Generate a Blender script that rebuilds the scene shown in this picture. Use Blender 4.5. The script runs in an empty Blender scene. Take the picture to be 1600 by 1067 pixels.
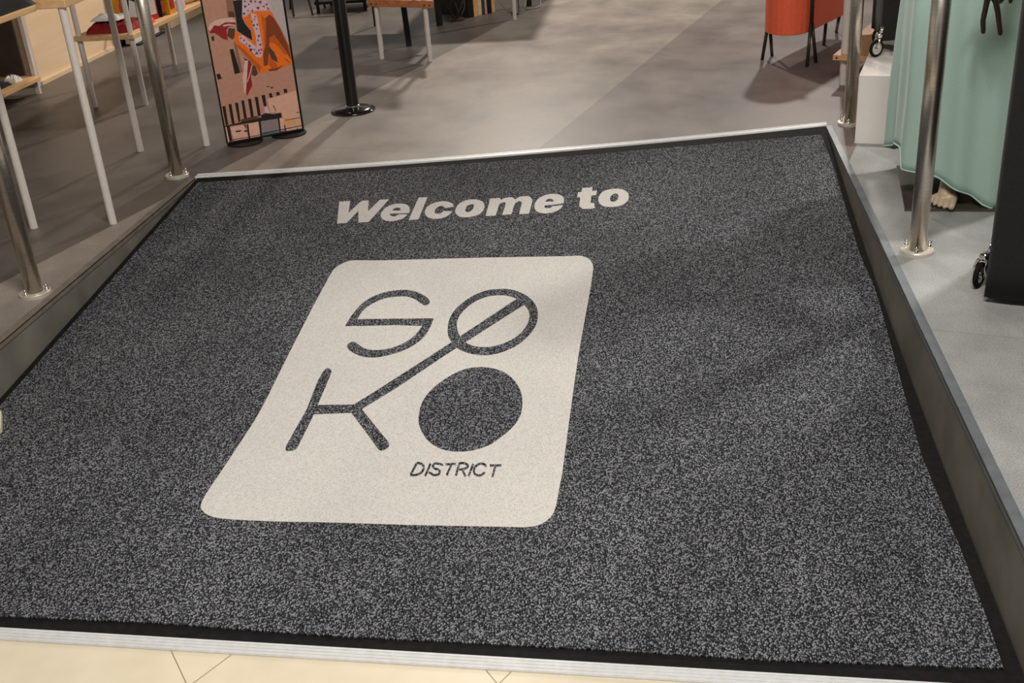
import bpy, bmesh, math, random
from math import sin, cos, pi, radians
from mathutils import Vector, Matrix, noise
from mathutils.geometry import tessellate_polygon
random.seed(7)
sc = bpy.context.scene
COL = sc.collection

# ------------------------------------------------------------------ camera
RIGHT = Vector((0.990391, 0.120617, -0.067651))
UP = Vector((0.007119, 0.444063, 0.895967))
FWD = Vector((-0.138110, 0.887840, -0.438937))
cam_data = bpy.data.cameras.new('camera')
cam_data.sensor_width = 36.0
cam_data.lens = 36.0 * 1750 / 1600
cam_data.clip_start = 0.05
cam = bpy.data.objects.new('camera', cam_data)
COL.objects.link(cam)
RIGHT = UP.cross(-FWD).normalized()
UP = (-FWD).cross(RIGHT).normalized()
mw = Matrix((RIGHT, UP, -FWD.normalized())).transposed().to_4x4()
mw.translation = Vector((0, 0, 1.3))
cam.matrix_world = mw
sc.camera = cam

# ------------------------------------------------------------------ view, world, lights
sc.view_settings.view_transform = 'Standard'
sc.view_settings.look = 'None'
sc.view_settings.exposure = 0.0
sc.view_settings.gamma = 1.0
sc.view_settings.use_curve_mapping = False

def lin(c):
    out = []
    for v in c:
        v /= 255.0
        out.append(v / 12.92 if v <= 0.04045 else ((v + 0.055) / 1.055) ** 2.4)
    return tuple(out) + (1.0,)

w = bpy.data.worlds.new('world')
sc.world = w
w.use_nodes = True
nt = w.node_tree
bg = nt.nodes['Background']
tc = nt.nodes.new('ShaderNodeTexCoord')
nz = nt.nodes.new('ShaderNodeTexNoise')
nz.inputs['Scale'].default_value = 2.2
nz.inputs['Detail'].default_value = 2.0
cr = nt.nodes.new('ShaderNodeValToRGB')
cr.color_ramp.elements[0].position = 0.38
cr.color_ramp.elements[0].color = (0.07, 0.066, 0.062, 1)
cr.color_ramp.elements[1].position = 0.66
cr.color_ramp.elements[1].color = (1.0, 0.93, 0.84, 1)
nt.links.new(tc.outputs['Generated'], nz.inputs['Vector'])
nt.links.new(nz.outputs['Fac'], cr.inputs['Fac'])
nt.links.new(cr.outputs['Color'], bg.inputs['Color'])
bg.inputs['Strength'].default_value = 0.6

def lamp(name, loc, target, power, size, color, spot=None, blend=0.4):
    if spot:
        d = bpy.data.lights.new(name, 'SPOT')
        d.spot_size = radians(spot)
        d.spot_blend = blend
        d.shadow_soft_size = size
    else:
        d = bpy.data.lights.new(name, 'AREA')
        d.shape = 'DISK'
        d.size = size
    d.energy = power
    d.color = color
    o = bpy.data.objects.new(name, d)
    COL.objects.link(o)
    o.location = loc
    v = Vector(target) - Vector(loc)
    o.rotation_euler = v.to_track_quat('-Z', 'Y').to_euler()
    return o

lamp('shop_spot_rear', (-1.2, 9.2, 3.1), (-1.0, 5.0, 0), 450, 0.10, (1.0, 0.91, 0.81), 95)
lamp('shop_spot_centre', (1.2, 9.0, 3.1), (-0.4, 5.2, 0), 310, 0.10, (1.0, 0.95, 0.88), 85)
lamp('shop_spot_right', (2.0, 4.4, 3.0), (1.0, 2.9, 0), 270, 0.07, (1.0, 0.985, 0.945), 62)
lamp('shop_spot_left', (-2.2, 6.6, 3.2), (-3.4, 6.2, 0), 120, 0.1, (1.0, 0.92, 0.84), 80)
lamp('mall_ceiling_light', (-0.1, 1.0, 3.3), (-0.1, 2.2, -0.2), 108, 1.2, (1.0, 0.97, 0.93))
lamp('shop_front_spot', (0.6, 1.2, 3.2), (0.2, 3.3, -0.1), 120, 0.2, (0.96, 0.98, 1.0), 80)
DATA = {
'panel': [[[-1.0929,3.0604],[-1.0934,3.1247],[-1.0934,3.1726],[-1.0933,3.2131],[-1.0934,3.2481],[-1.0934,3.2748],[-1.0928,3.2963],[-1.0916,3.3118],[-1.0898,3.3217],[-1.0873,3.3304],[-1.0839,3.3393],[-1.0797,3.347],[-1.0749,3.3542],[-1.0696,3.3616],[-1.0637,3.3685],[-1.0572,3.374],[-1.0528,3.3776],[-1.0477,3.3798],[-1.0341,3.3809],[-1.015,3.3802],[-0.9874,3.3784],[-0.9348,3.3782],[-0.8419,3.3812],[-0.7246,3.3858],[-0.6127,3.3898],[-0.509,3.3919],[-0.4108,3.3949],[-0.3384,3.3995],[-0.3052,3.4032],[-0.2969,3.4051],[-0.2917,3.4058],[-0.2831,3.4052],[-0.2777,3.4034],[-0.2725,3.4007],[-0.2667,3.3974],[-0.2612,3.3932],[-0.2561,3.3877],[-0.2516,3.3805],[-0.2475,3.3719],[-0.2439,3.3627],[-0.2409,3.353],[-0.2385,3.3427],[-0.2367,3.3324],[-0.2359,3.327],[-0.2357,3.3215],[-0.2359,3.3011],[-0.2361,3.2668],[-0.2367,3.2188],[-0.2384,3.1427],[-0.2418,3.0319],[-0.2459,2.9011],[-0.249,2.7672],[-0.2505,2.6228],[-0.2513,2.4796],[-0.2517,2.3714],[-0.2519,2.3084],[-0.252,2.2703],[-0.2522,2.241],[-0.2529,2.2177],[-0.2538,2.2024],[-0.2545,2.1876],[-0.2551,2.1705],[-0.2555,2.154],[-0.2561,2.139],[-0.2568,2.1258],[-0.2576,2.1142],[-0.2588,2.104],[-0.2604,2.0957],[-0.2624,2.0888],[-0.265,2.0821],[-0.2682,2.0752],[-0.2721,2.0686],[-0.2768,2.0625],[-0.2824,2.0571],[-0.2887,2.0523],[-0.2958,2.0483],[-0.304,2.0453],[-0.3131,2.0431],[-0.3222,2.0417],[-0.3242,2.0413],[-0.3262,2.0416],[-0.3492,2.0417],[-0.4075,2.0412],[-0.4877,2.0412],[-0.5688,2.0419],[-0.6483,2.0434],[-0.7287,2.0453],[-0.795,2.0466],[-0.8367,2.0469],[-0.8635,2.0466],[-0.8906,2.0468],[-0.9248,2.0478],[-0.9592,2.0492],[-0.9885,2.0507],[-1.0096,2.0521],[-1.0254,2.0536],[-1.0387,2.0554],[-1.0502,2.0577],[-1.0593,2.0604],[-1.0672,2.0635],[-1.0743,2.0673],[-1.0802,2.0715],[-1.0856,2.0762],[-1.0908,2.0812],[-1.0956,2.0866],[-1.0994,2.0923],[-1.102,2.0983],[-1.1037,2.1047],[-1.1048,2.1112],[-1.1055,2.1171],[-1.1057,2.1231],[-1.1056,2.1316],[-1.1052,2.1442],[-1.1045,2.1594],[-1.1036,2.1751],[-1.1025,2.1871],[-1.1012,2.1995],[-1.0992,2.2226],[-1.0959,2.265],[-1.0919,2.3197],[-1.0883,2.3727],[-1.0853,2.4135],[-1.0829,2.4517],[-1.0819,2.5037],[-1.083,2.5824],[-1.0857,2.6789],[-1.0882,2.7774],[-1.09,2.875],[-1.0917,2.9739]]],
'S': [[[-0.9597,2.9435],[-0.9586,2.9593],[-0.9577,2.9753],[-0.9565,2.9913],[-0.9548,3.0072],[-0.9525,3.0234],[-0.9499,3.0398],[-0.9467,3.0557],[-0.9429,3.0704],[-0.9385,3.0837],[-0.9335,3.096],[-0.9279,3.1072],[-0.9215,3.1177],[-0.9142,3.1273],[-0.906,3.136],[-0.8974,3.1437],[-0.8886,3.1503],[-0.8796,3.1556],[-0.8702,3.1597],[-0.8607,3.1628],[-0.8515,3.1652],[-0.8425,3.1669],[-0.8338,3.1678],[-0.8251,3.1679],[-0.8167,3.1672],[-0.8083,3.1657],[-0.8002,3.1634],[-0.7922,3.1603],[-0.7844,3.1563],[-0.7766,3.1514],[-0.7689,3.1454],[-0.7616,3.139],[-0.7551,3.1329],[-0.7493,3.127],[-0.7443,3.1212],[-0.7398,3.1154],[-0.736,3.1099],[-0.7328,3.1045],[-0.7302,3.0993],[-0.7282,3.0944],[-0.7269,3.0898],[-0.7264,3.0855],[-0.7265,3.0816],[-0.7272,3.078],[-0.7284,3.075],[-0.7301,3.0721],[-0.7324,3.0696],[-0.7351,3.0679],[-0.738,3.0677],[-0.7411,3.0691],[-0.7445,3.0719],[-0.7483,3.0757],[-0.7526,3.0802],[-0.7574,3.0858],[-0.7627,3.0924],[-0.7685,3.0992],[-0.7746,3.1054],[-0.7814,3.111],[-0.7887,3.1164],[-0.7961,3.1211],[-0.8031,3.1245],[-0.8095,3.1264],[-0.8155,3.127],[-0.8216,3.1269],[-0.8284,3.1264],[-0.8363,3.1258],[-0.8449,3.1248],[-0.8537,3.123],[-0.8621,3.1203],[-0.8701,3.1164],[-0.8779,3.1116],[-0.8855,3.1059],[-0.8924,3.0996],[-0.8988,3.0925],[-0.9048,3.0847],[-0.9102,3.0763],[-0.915,3.0676],[-0.9191,3.0585],[-0.9227,3.0489],[-0.9256,3.039],[-0.928,3.0286],[-0.9296,3.0177],[-0.9305,3.0062],[-0.9311,2.9946],[-0.9319,2.9831],[-0.9035,2.9838],[-0.8752,2.9844],[-0.847,2.9851],[-0.8188,2.9857],[-0.7882,2.9859],[-0.7576,2.986],[-0.7271,2.9862],[-0.6967,2.9863],[-0.6969,2.9732],[-0.6969,2.9603],[-0.6972,2.9474],[-0.698,2.9342],[-0.6992,2.9205],[-0.7006,2.9065],[-0.7027,2.8928],[-0.7056,2.8799],[-0.7094,2.868],[-0.7141,2.8566],[-0.7194,2.8458],[-0.725,2.8359],[-0.7309,2.8268],[-0.7372,2.8183],[-0.7438,2.8106],[-0.7507,2.8036],[-0.7578,2.7973],[-0.7652,2.7919],[-0.7728,2.7869],[-0.7806,2.7823],[-0.7888,2.7779],[-0.7974,2.7738],[-0.8059,2.7703],[-0.8139,2.7676],[-0.821,2.7659],[-0.8275,2.7648],[-0.8339,2.7645],[-0.8406,2.7648],[-0.8477,2.7656],[-0.855,2.7669],[-0.8623,2.769],[-0.8698,2.7721],[-0.8775,2.7764],[-0.8856,2.7819],[-0.8934,2.7878],[-0.9002,2.7935],[-0.9062,2.799],[-0.9114,2.8046],[-0.9159,2.8101],[-0.9195,2.8152],[-0.922,2.82],[-0.9236,2.8246],[-0.9245,2.8289],[-0.925,2.8327],[-0.925,2.836],[-0.9244,2.8388],[-0.9233,2.8413],[-0.9218,2.8437],[-0.9199,2.8462],[-0.9176,2.8487],[-0.9149,2.8505],[-0.9119,2.8511],[-0.9089,2.8502],[-0.9056,2.8481],[-0.902,2.845],[-0.8978,2.8413],[-0.893,2.8364],[-0.8875,2.8304],[-0.8818,2.8244],[-0.8763,2.8193],[-0.8711,2.8154],[-0.866,2.812],[-0.8608,2.8093],[-0.8549,2.8071],[-0.8484,2.8054],[-0.8413,2.8042],[-0.8339,2.8037],[-0.8265,2.8039],[-0.8191,2.8049],[-0.8116,2.8065],[-0.8039,2.8089],[-0.7961,2.8124],[-0.7881,2.817],[-0.7797,2.8226],[-0.7716,2.829],[-0.7642,2.8361],[-0.7576,2.8441],[-0.7514,2.8529],[-0.7459,2.8622],[-0.7411,2.8713],[-0.7372,2.8802],[-0.7342,2.8892],[-0.7316,2.8981],[-0.7294,2.9071],[-0.7274,2.916],[-0.7259,2.9249],[-0.7246,2.9338],[-0.7231,2.9427],[-0.745,2.9441],[-0.7669,2.9454],[-0.7889,2.9468],[-0.8109,2.9482],[-0.8345,2.9471],[-0.8582,2.9461],[-0.8819,2.945],[-0.9057,2.944],[-0.9191,2.9439],[-0.9326,2.9437],[-0.9462,2.9436]]],
'ring': [[[-0.5179,3.1692],[-0.5084,3.1695],[-0.4992,3.1692],[-0.49,3.1677],[-0.4806,3.1646],[-0.4705,3.1593],[-0.4601,3.1524],[-0.45,3.1446],[-0.4409,3.1366],[-0.433,3.1287],[-0.4259,3.1205],[-0.4193,3.1116],[-0.4132,3.102],[-0.4074,3.0914],[-0.4021,3.0801],[-0.3973,3.0682],[-0.3932,3.0559],[-0.3898,3.0434],[-0.387,3.0304],[-0.3849,3.0171],[-0.3834,3.0037],[-0.3825,2.9899],[-0.3822,2.9759],[-0.3826,2.9618],[-0.3838,2.9479],[-0.3859,2.9341],[-0.3888,2.9204],[-0.3924,2.9068],[-0.3966,2.8932],[-0.4016,2.8793],[-0.4074,2.8652],[-0.4137,2.8518],[-0.4203,2.8398],[-0.4272,2.8295],[-0.4346,2.8204],[-0.4422,2.8122],[-0.4498,2.8049],[-0.4574,2.7983],[-0.4651,2.7925],[-0.4729,2.7876],[-0.4805,2.7834],[-0.4879,2.7801],[-0.4952,2.7775],[-0.5026,2.7758],[-0.5105,2.7751],[-0.5192,2.7753],[-0.5284,2.7764],[-0.5378,2.7785],[-0.5471,2.7815],[-0.5565,2.7855],[-0.5661,2.7905],[-0.5755,2.7964],[-0.5841,2.8028],[-0.5918,2.8099],[-0.599,2.8177],[-0.6057,2.8261],[-0.6119,2.8353],[-0.6179,2.8455],[-0.6235,2.8566],[-0.6286,2.8681],[-0.633,2.8794],[-0.6365,2.8904],[-0.6392,2.9013],[-0.6414,2.9126],[-0.6433,2.9246],[-0.645,2.9377],[-0.6464,2.9516],[-0.6473,2.9659],[-0.6474,2.9802],[-0.6466,2.9945],[-0.6451,3.0091],[-0.6429,3.0235],[-0.64,3.0372],[-0.6363,3.0501],[-0.6318,3.0624],[-0.6267,3.0742],[-0.6211,3.0859],[-0.615,3.0977],[-0.6084,3.1094],[-0.6013,3.1205],[-0.5937,3.1305],[-0.5856,3.1396],[-0.577,3.1478],[-0.568,3.1549],[-0.5586,3.1605],[-0.5488,3.1645],[-0.5384,3.167],[-0.528,3.1684]],[[-0.5129,3.1294],[-0.5055,3.1292],[-0.4987,3.1282],[-0.4921,3.1265],[-0.4856,3.124],[-0.4789,3.1208],[-0.4723,3.117],[-0.4658,3.1123],[-0.4593,3.1064],[-0.4528,3.099],[-0.4462,3.0904],[-0.4398,3.0812],[-0.434,3.0721],[-0.4288,3.0634],[-0.4239,3.0546],[-0.4196,3.0456],[-0.416,3.0361],[-0.413,3.0261],[-0.4107,3.0158],[-0.409,3.0049],[-0.4081,2.9935],[-0.4077,2.9813],[-0.408,2.9685],[-0.409,2.9554],[-0.4109,2.9425],[-0.4137,2.9294],[-0.4175,2.9162],[-0.4217,2.9036],[-0.4261,2.8925],[-0.4304,2.8832],[-0.4348,2.8754],[-0.4397,2.8682],[-0.4452,2.8612],[-0.4515,2.8539],[-0.4585,2.8469],[-0.4659,2.8404],[-0.4736,2.8347],[-0.4817,2.8297],[-0.4903,2.8254],[-0.499,2.8219],[-0.5077,2.8197],[-0.5163,2.8187],[-0.525,2.8188],[-0.5336,2.8199],[-0.5418,2.822],[-0.5496,2.8247],[-0.5572,2.8284],[-0.5645,2.8332],[-0.5716,2.8394],[-0.5788,2.8479],[-0.5859,2.8581],[-0.5926,2.869],[-0.5983,2.8792],[-0.6028,2.8884],[-0.6064,2.8972],[-0.6093,2.906],[-0.6121,2.9153],[-0.6149,2.9251],[-0.6175,2.9352],[-0.6196,2.9457],[-0.6211,2.9566],[-0.6219,2.9679],[-0.6221,2.9796],[-0.6216,2.9916],[-0.6202,3.0035],[-0.6179,3.0155],[-0.6147,3.0276],[-0.6107,3.0396],[-0.6061,3.0514],[-0.6009,3.063],[-0.5949,3.0746],[-0.5883,3.0856],[-0.5812,3.0953],[-0.5737,3.1037],[-0.5656,3.1111],[-0.5571,3.1174],[-0.5485,3.1223],[-0.5396,3.1258],[-0.5304,3.1279],[-0.5213,3.129]]],
'bar': [[[-0.459,3.1032],[-0.6419,2.8106],[-0.7414,2.6583],[-0.8059,2.5614],[-0.8324,2.5246],[-0.8126,2.5006],[-0.8055,2.5036],[-0.7311,2.6086],[-0.6338,2.7636],[-0.4299,3.0711]]],
'K': [[[-0.9622,2.6398],[-0.9614,2.6544],[-0.9606,2.669],[-0.9598,2.6838],[-0.9593,2.6896],[-0.9588,2.6955],[-0.9576,2.7002],[-0.9556,2.7035],[-0.953,2.7057],[-0.9501,2.7063],[-0.9466,2.7053],[-0.9428,2.7027],[-0.9396,2.6992],[-0.9374,2.6947],[-0.9358,2.6892],[-0.9342,2.6837],[-0.9329,2.6285],[-0.9316,2.5749],[-0.9303,2.5228],[-0.9138,2.5233],[-0.8974,2.5238],[-0.881,2.5244],[-0.8645,2.5247],[-0.8481,2.5251],[-0.8317,2.5254],[-0.8296,2.5269],[-0.8275,2.5283],[-0.8254,2.5297],[-0.8184,2.5212],[-0.8115,2.5128],[-0.8046,2.5044],[-0.7863,2.4787],[-0.7684,2.4535],[-0.7508,2.4287],[-0.7334,2.4042],[-0.7164,2.3802],[-0.6996,2.3565],[-0.6979,2.3513],[-0.6962,2.3461],[-0.6956,2.3413],[-0.6965,2.337],[-0.6984,2.3332],[-0.7008,2.3298],[-0.7037,2.3265],[-0.7072,2.3236],[-0.7106,2.3222],[-0.7138,2.323],[-0.7168,2.3254],[-0.7199,2.3277],[-0.7368,2.3529],[-0.754,2.3785],[-0.7714,2.4046],[-0.7902,2.4317],[-0.8092,2.4594],[-0.8286,2.4875],[-0.8459,2.4863],[-0.8631,2.4851],[-0.8804,2.4838],[-0.8964,2.4828],[-0.9125,2.4817],[-0.9287,2.4806],[-0.9291,2.4558],[-0.9296,2.4313],[-0.9301,2.4071],[-0.9306,2.3833],[-0.9311,2.3598],[-0.9315,2.3367],[-0.9322,2.3319],[-0.933,2.3272],[-0.9347,2.3233],[-0.9383,2.3206],[-0.9429,2.3188],[-0.9473,2.3178],[-0.951,2.3176],[-0.9544,2.3182],[-0.9573,2.32],[-0.9595,2.3233],[-0.9611,2.3279],[-0.9623,2.3325],[-0.9627,2.3369],[-0.9627,2.3414],[-0.9627,2.346],[-0.9602,2.3969],[-0.9575,2.4494],[-0.9548,2.5036],[-0.9572,2.5479],[-0.9597,2.5933]]],
'dot': [[[-0.5263,2.7114],[-0.5175,2.7118],[-0.508,2.7115],[-0.4985,2.7103],[-0.4894,2.7085],[-0.4808,2.7058],[-0.4724,2.7025],[-0.4643,2.6983],[-0.4564,2.6934],[-0.4487,2.6876],[-0.4413,2.6811],[-0.4342,2.6737],[-0.4273,2.6655],[-0.4206,2.6563],[-0.414,2.6463],[-0.4078,2.6356],[-0.4023,2.6244],[-0.3973,2.6126],[-0.3928,2.6002],[-0.3889,2.5876],[-0.3856,2.5752],[-0.383,2.5631],[-0.3811,2.551],[-0.3796,2.539],[-0.3786,2.5271],[-0.3779,2.5152],[-0.3776,2.5034],[-0.3778,2.4917],[-0.3788,2.48],[-0.3807,2.4682],[-0.3833,2.4565],[-0.3866,2.4449],[-0.3904,2.4338],[-0.3949,2.4231],[-0.4,2.4128],[-0.4056,2.4026],[-0.4116,2.3925],[-0.4181,2.3818],[-0.4252,2.3708],[-0.4324,2.3606],[-0.4393,2.3521],[-0.4458,2.3459],[-0.4522,2.3412],[-0.4586,2.3375],[-0.4648,2.334],[-0.4709,2.3308],[-0.4768,2.3281],[-0.4827,2.3258],[-0.489,2.3239],[-0.4956,2.3225],[-0.5024,2.3215],[-0.5094,2.321],[-0.5165,2.3209],[-0.5237,2.3212],[-0.531,2.322],[-0.5383,2.3233],[-0.5453,2.3252],[-0.5519,2.3276],[-0.5584,2.3306],[-0.5647,2.3342],[-0.5711,2.3384],[-0.5775,2.3433],[-0.584,2.3487],[-0.5904,2.3548],[-0.5966,2.3617],[-0.6027,2.3697],[-0.6088,2.3785],[-0.6146,2.3879],[-0.62,2.3976],[-0.625,2.4076],[-0.6297,2.4181],[-0.6339,2.4286],[-0.6374,2.4384],[-0.64,2.447],[-0.6417,2.4548],[-0.6431,2.4628],[-0.6443,2.472],[-0.6456,2.4828],[-0.6467,2.4949],[-0.6475,2.5073],[-0.6478,2.5192],[-0.6475,2.5305],[-0.6467,2.5414],[-0.6454,2.5523],[-0.6434,2.5634],[-0.6407,2.5747],[-0.6373,2.5862],[-0.6333,2.5976],[-0.6287,2.6087],[-0.6235,2.6196],[-0.6176,2.6303],[-0.6114,2.6407],[-0.6051,2.6504],[-0.5988,2.6597],[-0.5922,2.6685],[-0.5857,2.6765],[-0.5794,2.6835],[-0.5736,2.6894],[-0.5681,2.6941],[-0.5624,2.6981],[-0.5562,2.7017],[-0.5494,2.7051],[-0.5421,2.7079],[-0.5344,2.71]]],
'W': [[[-1.2123,3.865],[-1.1713,3.8705],[-1.1515,3.7631],[-1.1316,3.8562],[-1.1278,3.8659],[-1.1227,3.8704],[-1.1017,3.8725],[-1.0806,3.7746],[-1.0593,3.8768],[-1.0249,3.8813],[-1.0576,3.6833],[-1.0942,3.6791],[-1.1185,3.7788],[-1.1375,3.6778],[-1.1711,3.6735]]],
'e': [[[-0.9234,3.7554],[-0.9252,3.7679],[-0.9271,3.7805],[-0.9294,3.7919],[-0.9321,3.8016],[-0.9353,3.8101],[-0.9393,3.8177],[-0.9445,3.8247],[-0.9506,3.8309],[-0.9573,3.8355],[-0.9644,3.8382],[-0.972,3.8393],[-0.9797,3.8391],[-0.9874,3.8379],[-0.9951,3.8354],[-1.0022,3.8313],[-1.0086,3.8253],[-1.0144,3.8177],[-1.0191,3.8091],[-1.0226,3.7994],[-1.0251,3.7887],[-1.0268,3.7784],[-1.0281,3.7689],[-1.0287,3.7598],[-1.0283,3.7506],[-1.0266,3.7411],[-1.0239,3.7317],[-1.0206,3.7228],[-1.0168,3.7146],[-1.0124,3.707],[-1.0074,3.7006],[-1.0016,3.6956],[-0.9952,3.6918],[-0.9885,3.6892],[-0.9817,3.6877],[-0.9746,3.6873],[-0.9673,3.6885],[-0.9594,3.6915],[-0.9512,3.6959],[-0.9443,3.7013],[-0.9391,3.7079],[-0.9352,3.7154],[-0.9322,3.7227],[-0.9301,3.7292],[-0.9289,3.7354],[-0.9278,3.7417],[-0.9322,3.7422],[-0.9366,3.7428],[-0.941,3.7433],[-0.9477,3.7436],[-0.9543,3.7439],[-0.9598,3.7428],[-0.9635,3.7388],[-0.966,3.7334],[-0.9688,3.7293],[-0.9725,3.7276],[-0.9765,3.7272],[-0.9804,3.7281],[-0.9842,3.7305],[-0.9879,3.7343],[-0.9908,3.7383],[-0.993,3.7426],[-0.9943,3.7471],[-0.9939,3.7505],[-0.9908,3.7522],[-0.9859,3.7528],[-0.981,3.7534],[-0.9691,3.7534],[-0.9573,3.7534],[-0.9454,3.7534],[-0.9381,3.754],[-0.9307,3.7547]],[[-0.9922,3.7783],[-0.9913,3.7849],[-0.9904,3.7915],[-0.9889,3.7968],[-0.9863,3.8004],[-0.9831,3.8028],[-0.9796,3.8038],[-0.9756,3.8034],[-0.9714,3.8016],[-0.9678,3.7989],[-0.965,3.7945],[-0.9628,3.7891],[-0.9613,3.7846],[-0.9607,3.7816],[-0.9609,3.7794],[-0.961,3.7773],[-0.9714,3.7776],[-0.9818,3.778]]],
'l': [[[-0.9151,3.8919],[-0.8817,3.8948],[-0.8801,3.7512],[-0.8787,3.7128],[-0.8808,3.6993],[-0.9138,3.6949]]],
'c': [[[-0.7695,3.8062],[-0.7708,3.813],[-0.772,3.8197],[-0.7744,3.8262],[-0.7782,3.8326],[-0.7831,3.8386],[-0.7887,3.8439],[-0.7951,3.8484],[-0.8022,3.8522],[-0.8096,3.8544],[-0.8173,3.8548],[-0.8252,3.8538],[-0.833,3.8512],[-0.8405,3.847],[-0.8477,3.8413],[-0.854,3.8347],[-0.859,3.8271],[-0.8631,3.8186],[-0.8661,3.8095],[-0.8679,3.7995],[-0.8687,3.7889],[-0.8687,3.7786],[-0.8683,3.7691],[-0.8673,3.7599],[-0.8652,3.7507],[-0.8618,3.741],[-0.8574,3.7312],[-0.8526,3.7228],[-0.8475,3.7163],[-0.842,3.711],[-0.8357,3.7071],[-0.8282,3.7042],[-0.8199,3.7025],[-0.8117,3.7025],[-0.8034,3.7043],[-0.7951,3.7077],[-0.7879,3.7126],[-0.7821,3.7195],[-0.7773,3.7279],[-0.7733,3.7367],[-0.7704,3.7456],[-0.7683,3.7548],[-0.7661,3.7641],[-0.7773,3.7654],[-0.7884,3.7667],[-0.7996,3.768],[-0.8015,3.761],[-0.8033,3.754],[-0.8057,3.7488],[-0.8091,3.746],[-0.8129,3.7449],[-0.8167,3.7447],[-0.8204,3.745],[-0.8239,3.7463],[-0.8269,3.7495],[-0.8294,3.7555],[-0.8314,3.7635],[-0.8325,3.7718],[-0.8328,3.7803],[-0.8322,3.7891],[-0.8306,3.797],[-0.8275,3.8038],[-0.8234,3.8097],[-0.8193,3.8136],[-0.8155,3.8149],[-0.8118,3.8141],[-0.8082,3.8115],[-0.8048,3.8065],[-0.8014,3.7998],[-0.798,3.7931],[-0.7885,3.7974],[-0.779,3.8018]]],
'o': [[[-0.7043,3.868],[-0.6963,3.867],[-0.6887,3.8644],[-0.6817,3.8603],[-0.6753,3.8549],[-0.6695,3.848],[-0.6646,3.8396],[-0.6605,3.8293],[-0.6573,3.8175],[-0.6551,3.8052],[-0.6542,3.792],[-0.6544,3.7784],[-0.6555,3.766],[-0.6575,3.7558],[-0.6605,3.7468],[-0.6645,3.7387],[-0.6695,3.7315],[-0.6756,3.7253],[-0.6826,3.7202],[-0.6909,3.7161],[-0.7001,3.713],[-0.709,3.7118],[-0.7176,3.7125],[-0.7259,3.7149],[-0.7333,3.7191],[-0.7396,3.7252],[-0.7451,3.733],[-0.7496,3.7415],[-0.7531,3.7499],[-0.7555,3.759],[-0.7571,3.7693],[-0.758,3.7818],[-0.7579,3.7956],[-0.7569,3.8086],[-0.7548,3.8204],[-0.7518,3.8315],[-0.7478,3.8413],[-0.7427,3.8497],[-0.7365,3.8566],[-0.7296,3.862],[-0.7216,3.8656],[-0.7128,3.8676]],[[-0.7096,3.824],[-0.7059,3.825],[-0.702,3.8246],[-0.6988,3.8225],[-0.6966,3.8186],[-0.6951,3.8131],[-0.6941,3.8065],[-0.6934,3.7985],[-0.6933,3.7895],[-0.6939,3.7812],[-0.6955,3.7739],[-0.6978,3.7672],[-0.7004,3.7619],[-0.703,3.7582],[-0.7057,3.7558],[-0.7086,3.755],[-0.7119,3.7559],[-0.7152,3.7584],[-0.7179,3.7625],[-0.7197,3.7687],[-0.7209,3.7765],[-0.7214,3.7849],[-0.7211,3.7945],[-0.7202,3.8046],[-0.7186,3.813],[-0.7161,3.8184],[-0.713,3.8219]]],
'm': [[[-0.6431,3.8735],[-0.6306,3.8746],[-0.6181,3.8757],[-0.6056,3.8768],[-0.6046,3.8704],[-0.6037,3.864],[-0.6027,3.8576],[-0.5993,3.8636],[-0.596,3.8696],[-0.5911,3.8745],[-0.5834,3.8789],[-0.5742,3.8822],[-0.566,3.8824],[-0.5598,3.8775],[-0.5546,3.8695],[-0.5494,3.8615],[-0.5451,3.8697],[-0.5407,3.8779],[-0.5354,3.8842],[-0.5281,3.888],[-0.5197,3.8898],[-0.5124,3.8904],[-0.5072,3.8902],[-0.503,3.8887],[-0.4991,3.8853],[-0.4951,3.8791],[-0.4914,3.8711],[-0.4884,3.8635],[-0.4866,3.8602],[-0.4855,3.8573],[-0.4849,3.845],[-0.4848,3.8171],[-0.4852,3.7803],[-0.4856,3.7441],[-0.4864,3.7411],[-0.4872,3.738],[-0.488,3.7349],[-0.499,3.7338],[-0.5099,3.7326],[-0.5208,3.7315],[-0.521,3.7645],[-0.5212,3.798],[-0.5214,3.8319],[-0.5238,3.8367],[-0.5261,3.8415],[-0.5287,3.8447],[-0.5317,3.8464],[-0.5348,3.8465],[-0.538,3.8439],[-0.5413,3.8391],[-0.5445,3.8315],[-0.5468,3.8186],[-0.5477,3.7977],[-0.5477,3.7717],[-0.5477,3.746],[-0.5483,3.7415],[-0.549,3.7369],[-0.5496,3.7324],[-0.5599,3.7309],[-0.5702,3.7294],[-0.5805,3.7279],[-0.5802,3.7581],[-0.58,3.7887],[-0.5797,3.8197],[-0.5804,3.8256],[-0.5812,3.8315],[-0.5828,3.8357],[-0.5858,3.8376],[-0.5897,3.8377],[-0.5934,3.836],[-0.5971,3.8342],[-0.6007,3.8305],[-0.6032,3.8204],[-0.6039,3.8002],[-0.6036,3.7739],[-0.6033,3.7478],[-0.6037,3.7392],[-0.6041,3.7306],[-0.6046,3.7221],[-0.6161,3.7216],[-0.6277,3.721],[-0.6393,3.7205],[-0.6405,3.7704],[-0.6418,3.8214]]],
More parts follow.
